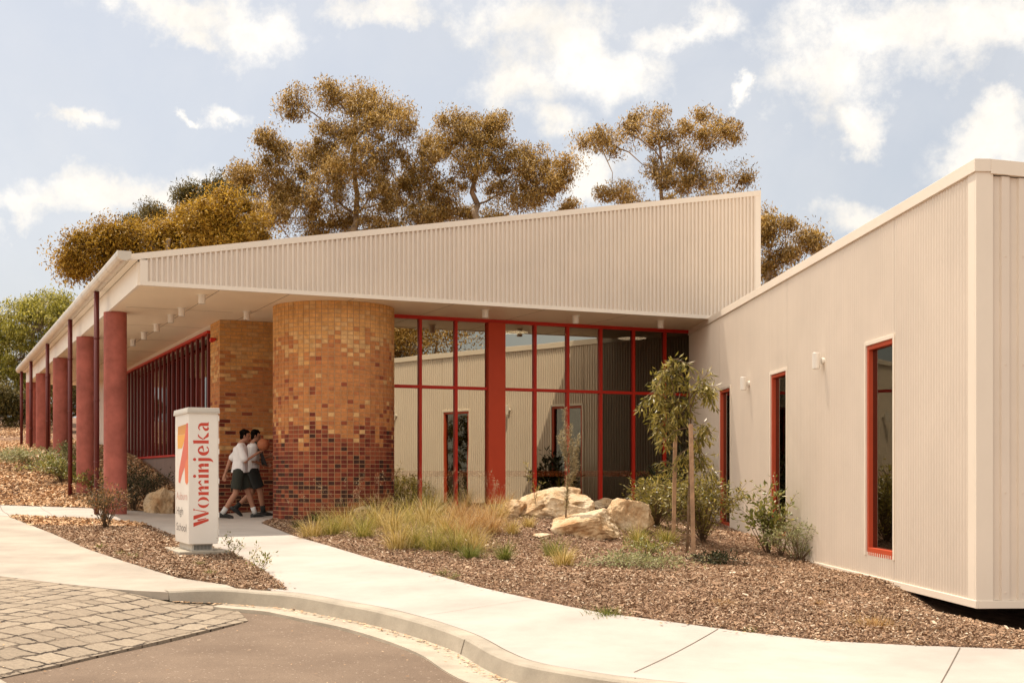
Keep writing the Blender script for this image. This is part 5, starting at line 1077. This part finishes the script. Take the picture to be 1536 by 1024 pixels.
# --- tall trees behind the building
M['t_gum'] = island_mat('gum_foliage', [(0, (.10, .058, .012)), (.3, (.28, .165, .034)), (.65, (.46, .295, .068)), (.88, (.62, .43, .15)), (1, (.78, .62, .36))], .45, .42, spec=.4, vs=.35, var=.45)
M['t_orange'] = island_mat('golden_foliage', [(0, (.13, .062, .006)), (.4, (.32, .18, .018)), (.8, (.50, .31, .035)), (1, (.64, .43, .09))], .5, .4, vs=.35, var=.45)
M['t_green'] = island_mat('green_foliage', [(0, (.08, .085, .012)), (.4, (.32, .29, .04)), (.8, (.52, .46, .08)), (1, (.70, .62, .22))], .45, .42, spec=.4, vs=.35, var=.45)
M['t_dark'] = island_mat('dark_foliage', [(0, (.03, .026, .008)), (.5, (.12, .095, .022)), (1, (.28, .21, .07))], .5, .35, vs=.35, var=.4)
def tree(label, blobs, trunk, Yd, m_, dens=1., leaf=(.17, .052), deep=1., group='gum trees behind the building', r0=.22, tw=12, name='gum_tree', clump=.36, hang=.6):
    rs = random.Random(len(blobs) * 7 + int(Yd)); bx, by = trunk[0]; zg = T(*at(bx, by, Yd).xy) - .3; base = at(bx, by, Yd); base.z = zg
    root = empty(name, base, label, 'tree', group); nodes = [(base, r0, 0.)]; mb = MB()
    prev = base; rr = r0
    for i, (x, y) in enumerate(trunk):
        q = at(x, y, Yd) + Vector((0, rs.uniform(-.3, .3), 0)); q.z = max(q.z, zg + .3); r1 = rr * .82
        mb.tube([prev, prev.lerp(q, .5) + Vector((rs.gauss(0, .1), 0, 0)), q], [rr, (rr + r1) / 2, r1], 8); nodes += [(prev.lerp(q, .5), (rr + r1) / 2, 0), (q, r1, 0)]; prev = q; rr = r1
    k_ = Yd / F; pts = []; bl = []
    W_ = max(b[0] for b in blobs) - min(b[0] for b in blobs)
    for (x, y, rx, ry) in blobs:
        c_ = at(x, y, Yd) + Vector((0, rs.uniform(-.28, .28) * W_ * k_ * deep, 0)); c_ = c_ * ((Yd) / Yd); bl.append((c_, rx * k_, ry * k_))
    bl.sort(key=lambda b: min((b[0] - n[0]).length for n in nodes))
    for c_, rx, rz_ in bl:
        best = min(nodes, key=lambda n: (c_ - n[0]).length + max(0, n[0].z - c_.z + .45 * (Vector((c_.x - n[0].x, c_.y - n[0].y))).length) * 1.8 + (.6 if n[1] < .035 else 0)); a = best[0]; L = (c_ - a).length
        ra = min(best[1] * .72, .035 + L * .016); rb = max(.028, ra * .5); m1 = a.lerp(c_, .35) + Vector((rs.gauss(0, .06) * L, rs.gauss(0, .06) * L, -.03 * L)); m2 = a.lerp(c_, .7) + Vector((rs.gauss(0, .05) * L, rs.gauss(0, .05) * L, .02 * L))
        mb.tube([a, m1, m2, c_], [ra, ra * .85, rb * 1.2, rb], 6); nodes += [(m1, ra * .85, 0), (m2, rb * 1.2, 0), (c_, rb, 0)]
        nsub = max(6, int(tw * (rx * rz_) ** .5 * 2.2)); ry = (rx + rz_) / 2
        for _ in range(nsub):
            while True:
                d = Vector((rs.uniform(-1, 1), rs.uniform(-1, 1), rs.uniform(-1, 1)))
                if .25 < d.length < 1: break
            d = d.normalized() * d.length ** .4; sc_ = c_ + Vector((d.x * rx, d.y * ry, d.z * rz_))
            mb.tube([c_, c_.lerp(sc_, .5) + Vector((rs.gauss(0, .07), rs.gauss(0, .07), rs.uniform(-.1, .12))), sc_], [rb * .5, .018, .010], 4, caps=False); nl = int(175 * dens * rs.uniform(.6, 1.4)); cr = clump * rs.choice((.45, .7, .9, 1.1, 1.5))
            e = NR.normal(0, 1, (nl, 3)); e /= np.linalg.norm(e, axis=1, keepdims=True); e *= (NR.random((nl, 1)) ** .45) * 1.75 * np.array([cr, cr, cr * .85]); pts.append(np.array(sc_) + e)
    mb.build('trunk', M['bark'], root, smooth=True); A = np.concatenate(pts); n = len(A)
    D = NR.normal(0, .6, (n, 3)); D[:, 2] -= hang; V, Q = cards(A, NR.uniform(.6, 1.3, n) * leaf[0], NR.uniform(.7, 1.3, n) * leaf[1], .6, -.15, dirs=D); np_mesh('crown', V, Q, m_, root); return root
tree('tallest, widest brown gum tree rising behind the left half of the roof', [(532, 140, 34, 14), (448, 166, 16, 20), (587, 160, 22, 13), (603, 190, 16, 20), (500, 156, 22, 14), (554, 173, 28, 20), (404, 213, 17, 11), (421, 222, 14, 9), (463, 218, 30, 15), (499, 200, 32, 18), (554, 202, 34, 18), (361, 257, 22, 15),
    (420, 255, 36, 24), (481, 250, 38, 26), (536, 250, 38, 26), (583, 236, 26, 22), (397, 290, 32, 24), (445, 300, 38, 26), (492, 292, 36, 26), (560, 298, 36, 26), (595, 280, 34, 26), (618, 262, 24, 24), (630, 300, 24, 26), (408, 328, 34, 20), (470, 335, 34, 20), (580, 335, 36, 18), (630, 330, 20, 12), (510, 330, 22, 20), (450, 368, 40, 24), (530, 372, 44, 24), (600, 362, 40, 22)],
     [(530, 350), (533, 320), (535, 290), (530, 250), (532, 215), (533, 180)], 64, M['t_gum'], .9, deep=.7)
tree('middle gum tree with open branching behind the roof centre', [(718, 180, 34, 12), (684, 193, 26, 16), (748, 190, 18, 13), (655, 216, 20, 20), (695, 222, 30, 18), (730, 208, 22, 15), (746, 240, 30, 22), (771, 258, 26, 22), (646, 250, 18, 22), (672, 290, 26, 22), (710, 262, 24, 20), (757, 285, 26, 20), (800, 231, 22, 13), (820, 252, 24, 17), (848, 262, 14, 18),
    (826, 286, 22, 16), (850, 303, 15, 8), (797, 285, 22, 18), (690, 318, 26, 12), (660, 322, 18, 12), (740, 318, 20, 10), (790, 308, 18, 8), (680, 350, 36, 20), (755, 345, 38, 18)], [(717, 335), (716, 305), (712, 270), (716, 235), (718, 200)], 66, M['t_gum'], .85, deep=.8)
tree('sparse right-hand gum tree leaning over the high end of the roof', [(879, 217, 12, 6), (898, 212, 14, 9), (920, 210, 18, 14), (942, 208, 13, 16), (961, 168, 13, 7), (990, 174, 9, 11), (983, 206, 12, 15), (1005, 206, 12, 12), (1056, 172, 11, 6), (1085, 192, 16, 16), (1056, 212, 24, 16), (1092, 211, 13, 13), (1030, 226, 16, 13), (990, 250, 20, 16), (1037, 246, 24, 18),
    (1068, 264, 26, 14), (1108, 272, 20, 9), (915, 291, 26, 9), (940, 290, 14, 8), (997, 278, 16, 10), (1040, 275, 20, 12), (1020, 205, 10, 9), (955, 325, 32, 14), (1035, 315, 40, 18), (1090, 308, 30, 14)], [(992, 330), (993, 300), (990, 270), (992, 240), (987, 205)], 66, M['t_gum'], .85, deep=.7, tw=9, r0=.15)
tree('small part of a gum tree showing between the two roofs', [(1150, 333, 11, 16), (1156, 362, 16, 20), (1163, 396, 13, 18), (1208, 358, 16, 8), (1230, 362, 9, 8), (1176, 381, 9, 10), (1150, 412, 10, 14), (1195, 378, 9, 8), (1215, 372, 10, 7), (1140, 350, 12, 20), (1175, 340, 8, 8)], [(1150, 450), (1152, 420), (1155, 390)], 58, M['t_gum'], .8, r0=.2)
tree('golden orange wattle spreading low behind the left roof edge', [(300, 318, 42, 18), (262, 335, 45, 22), (232, 350, 28, 18), (348, 322, 36, 20), (165, 362, 30, 16), (128, 384, 22, 22), (200, 358, 30, 16), (330, 342, 55, 18), (280, 352, 55, 14), (378, 338, 22, 14), (150, 398, 20, 14), (118, 405, 13, 13), (190, 380, 34, 14), (240, 372, 30, 14), (145, 372, 24, 14), (110, 392, 10, 12), (230, 402, 45, 18), (300, 385, 50, 20), (355, 372, 34, 16)],
     [(250, 420), (252, 390), (256, 360)], 54, M['t_orange'], 1.5, r0=.16, name='wattle_tree', clump=.42, hang=.1, leaf=(.16, .058))
tree('dark gum tree peeping out behind the golden wattle', [(300, 288, 28, 12), (345, 288, 24, 15), (272, 293, 13, 12), (218, 322, 24, 12), (195, 333, 14, 10), (240, 320, 14, 10), (330, 300, 26, 14), (370, 290, 14, 20), (320, 275, 14, 8)], [(300, 370), (305, 330), (310, 300)], 70, M['t_dark'], .95, r0=.22)
tree('light green tree at the far left edge behind the eave', [(62, 452, 36, 16), (90, 465, 20, 16), (22, 478, 32, 24), (60, 492, 44, 28), (97, 505, 14, 22), (30, 535, 42, 32), (75, 540, 28, 28), (18, 585, 34, 24), (52, 578, 24, 22), (-15, 500, 30, 40), (-15, 560, 30, 40), (40, 605, 30, 14), (90, 530, 16, 18)], [(40, 640), (42, 600), (44, 550), (48, 500)], 62, M['t_green'], 1.1, r0=.2, name='leafy_tree')
tree('low dark hedge-like tree on the slope crest at far left', [(10, 612, 26, 16), (28, 608, 16, 14), (-20, 605, 30, 20), (5, 595, 24, 12), (36, 622, 8, 10)], [(10, 650), (10, 630)], 58, M['t_dark'], 1.3, r0=.1, name='leafy_tree', group='trees at far left')
tree('dark green tree on the crest glimpsed between the columns', [(60, 600, 20, 30), (90, 590, 24, 40), (120, 580, 24, 46), (145, 600, 20, 40)], [(100, 650), (100, 610)], 56, M['t_dark'], .9, r0=.12, name='leafy_tree', group='trees at far left')
# the two trees across the yard that the glazing mirrors
for (cx_, cy_, s_, lb) in ((26.6, -7.6, 1.2, 'brown gum tree mirrored in the left glass panes'), (29.6, -6.2, 1.2, 'second brown gum tree mirrored in the glass')):
    rt = empty('gum_tree', (cx_, cy_, -1.8), lb, 'tree', 'gum trees across the yard'); mb = MB(); pts = []; c0_ = Vector((cx_, cy_, -1.8)); mb.tube([c0_, c0_ + Vector((.2, .1, 3)), c0_ + Vector((0, 0, 6 * s_))], [.3, .24, .16], 8)
    for i in range(17):
        a = random.uniform(0, 6.28); q = c0_ + Vector((math.cos(a) * random.uniform(.5, 3.6), math.sin(a) * random.uniform(.5, 3.6), random.uniform(4.0, 8.6) * s_)); mb.tube([c0_ + Vector((.1, 0, 3.5)), c0_.lerp(q, .6) + Vector((0, 0, 1.6)), q], [.1, .07, .03], 6)
        for _ in range(9): e = NR.normal(0, .42, (130, 3)); pts.append(np.array(q + Vector((random.gauss(0, .8), random.gauss(0, .8), random.gauss(0, .5)))) + e)
    mb.build('trunk', M['bark'], rt, smooth=True); A = np.concatenate(pts); n = len(A); D = NR.normal(0, .6, (n, 3)); D[:, 2] -= .5; V, Q = cards(A, .20, .075, .6, -.15, dirs=D); np_mesh('crown', V, Q, M['t_gum'], rt)
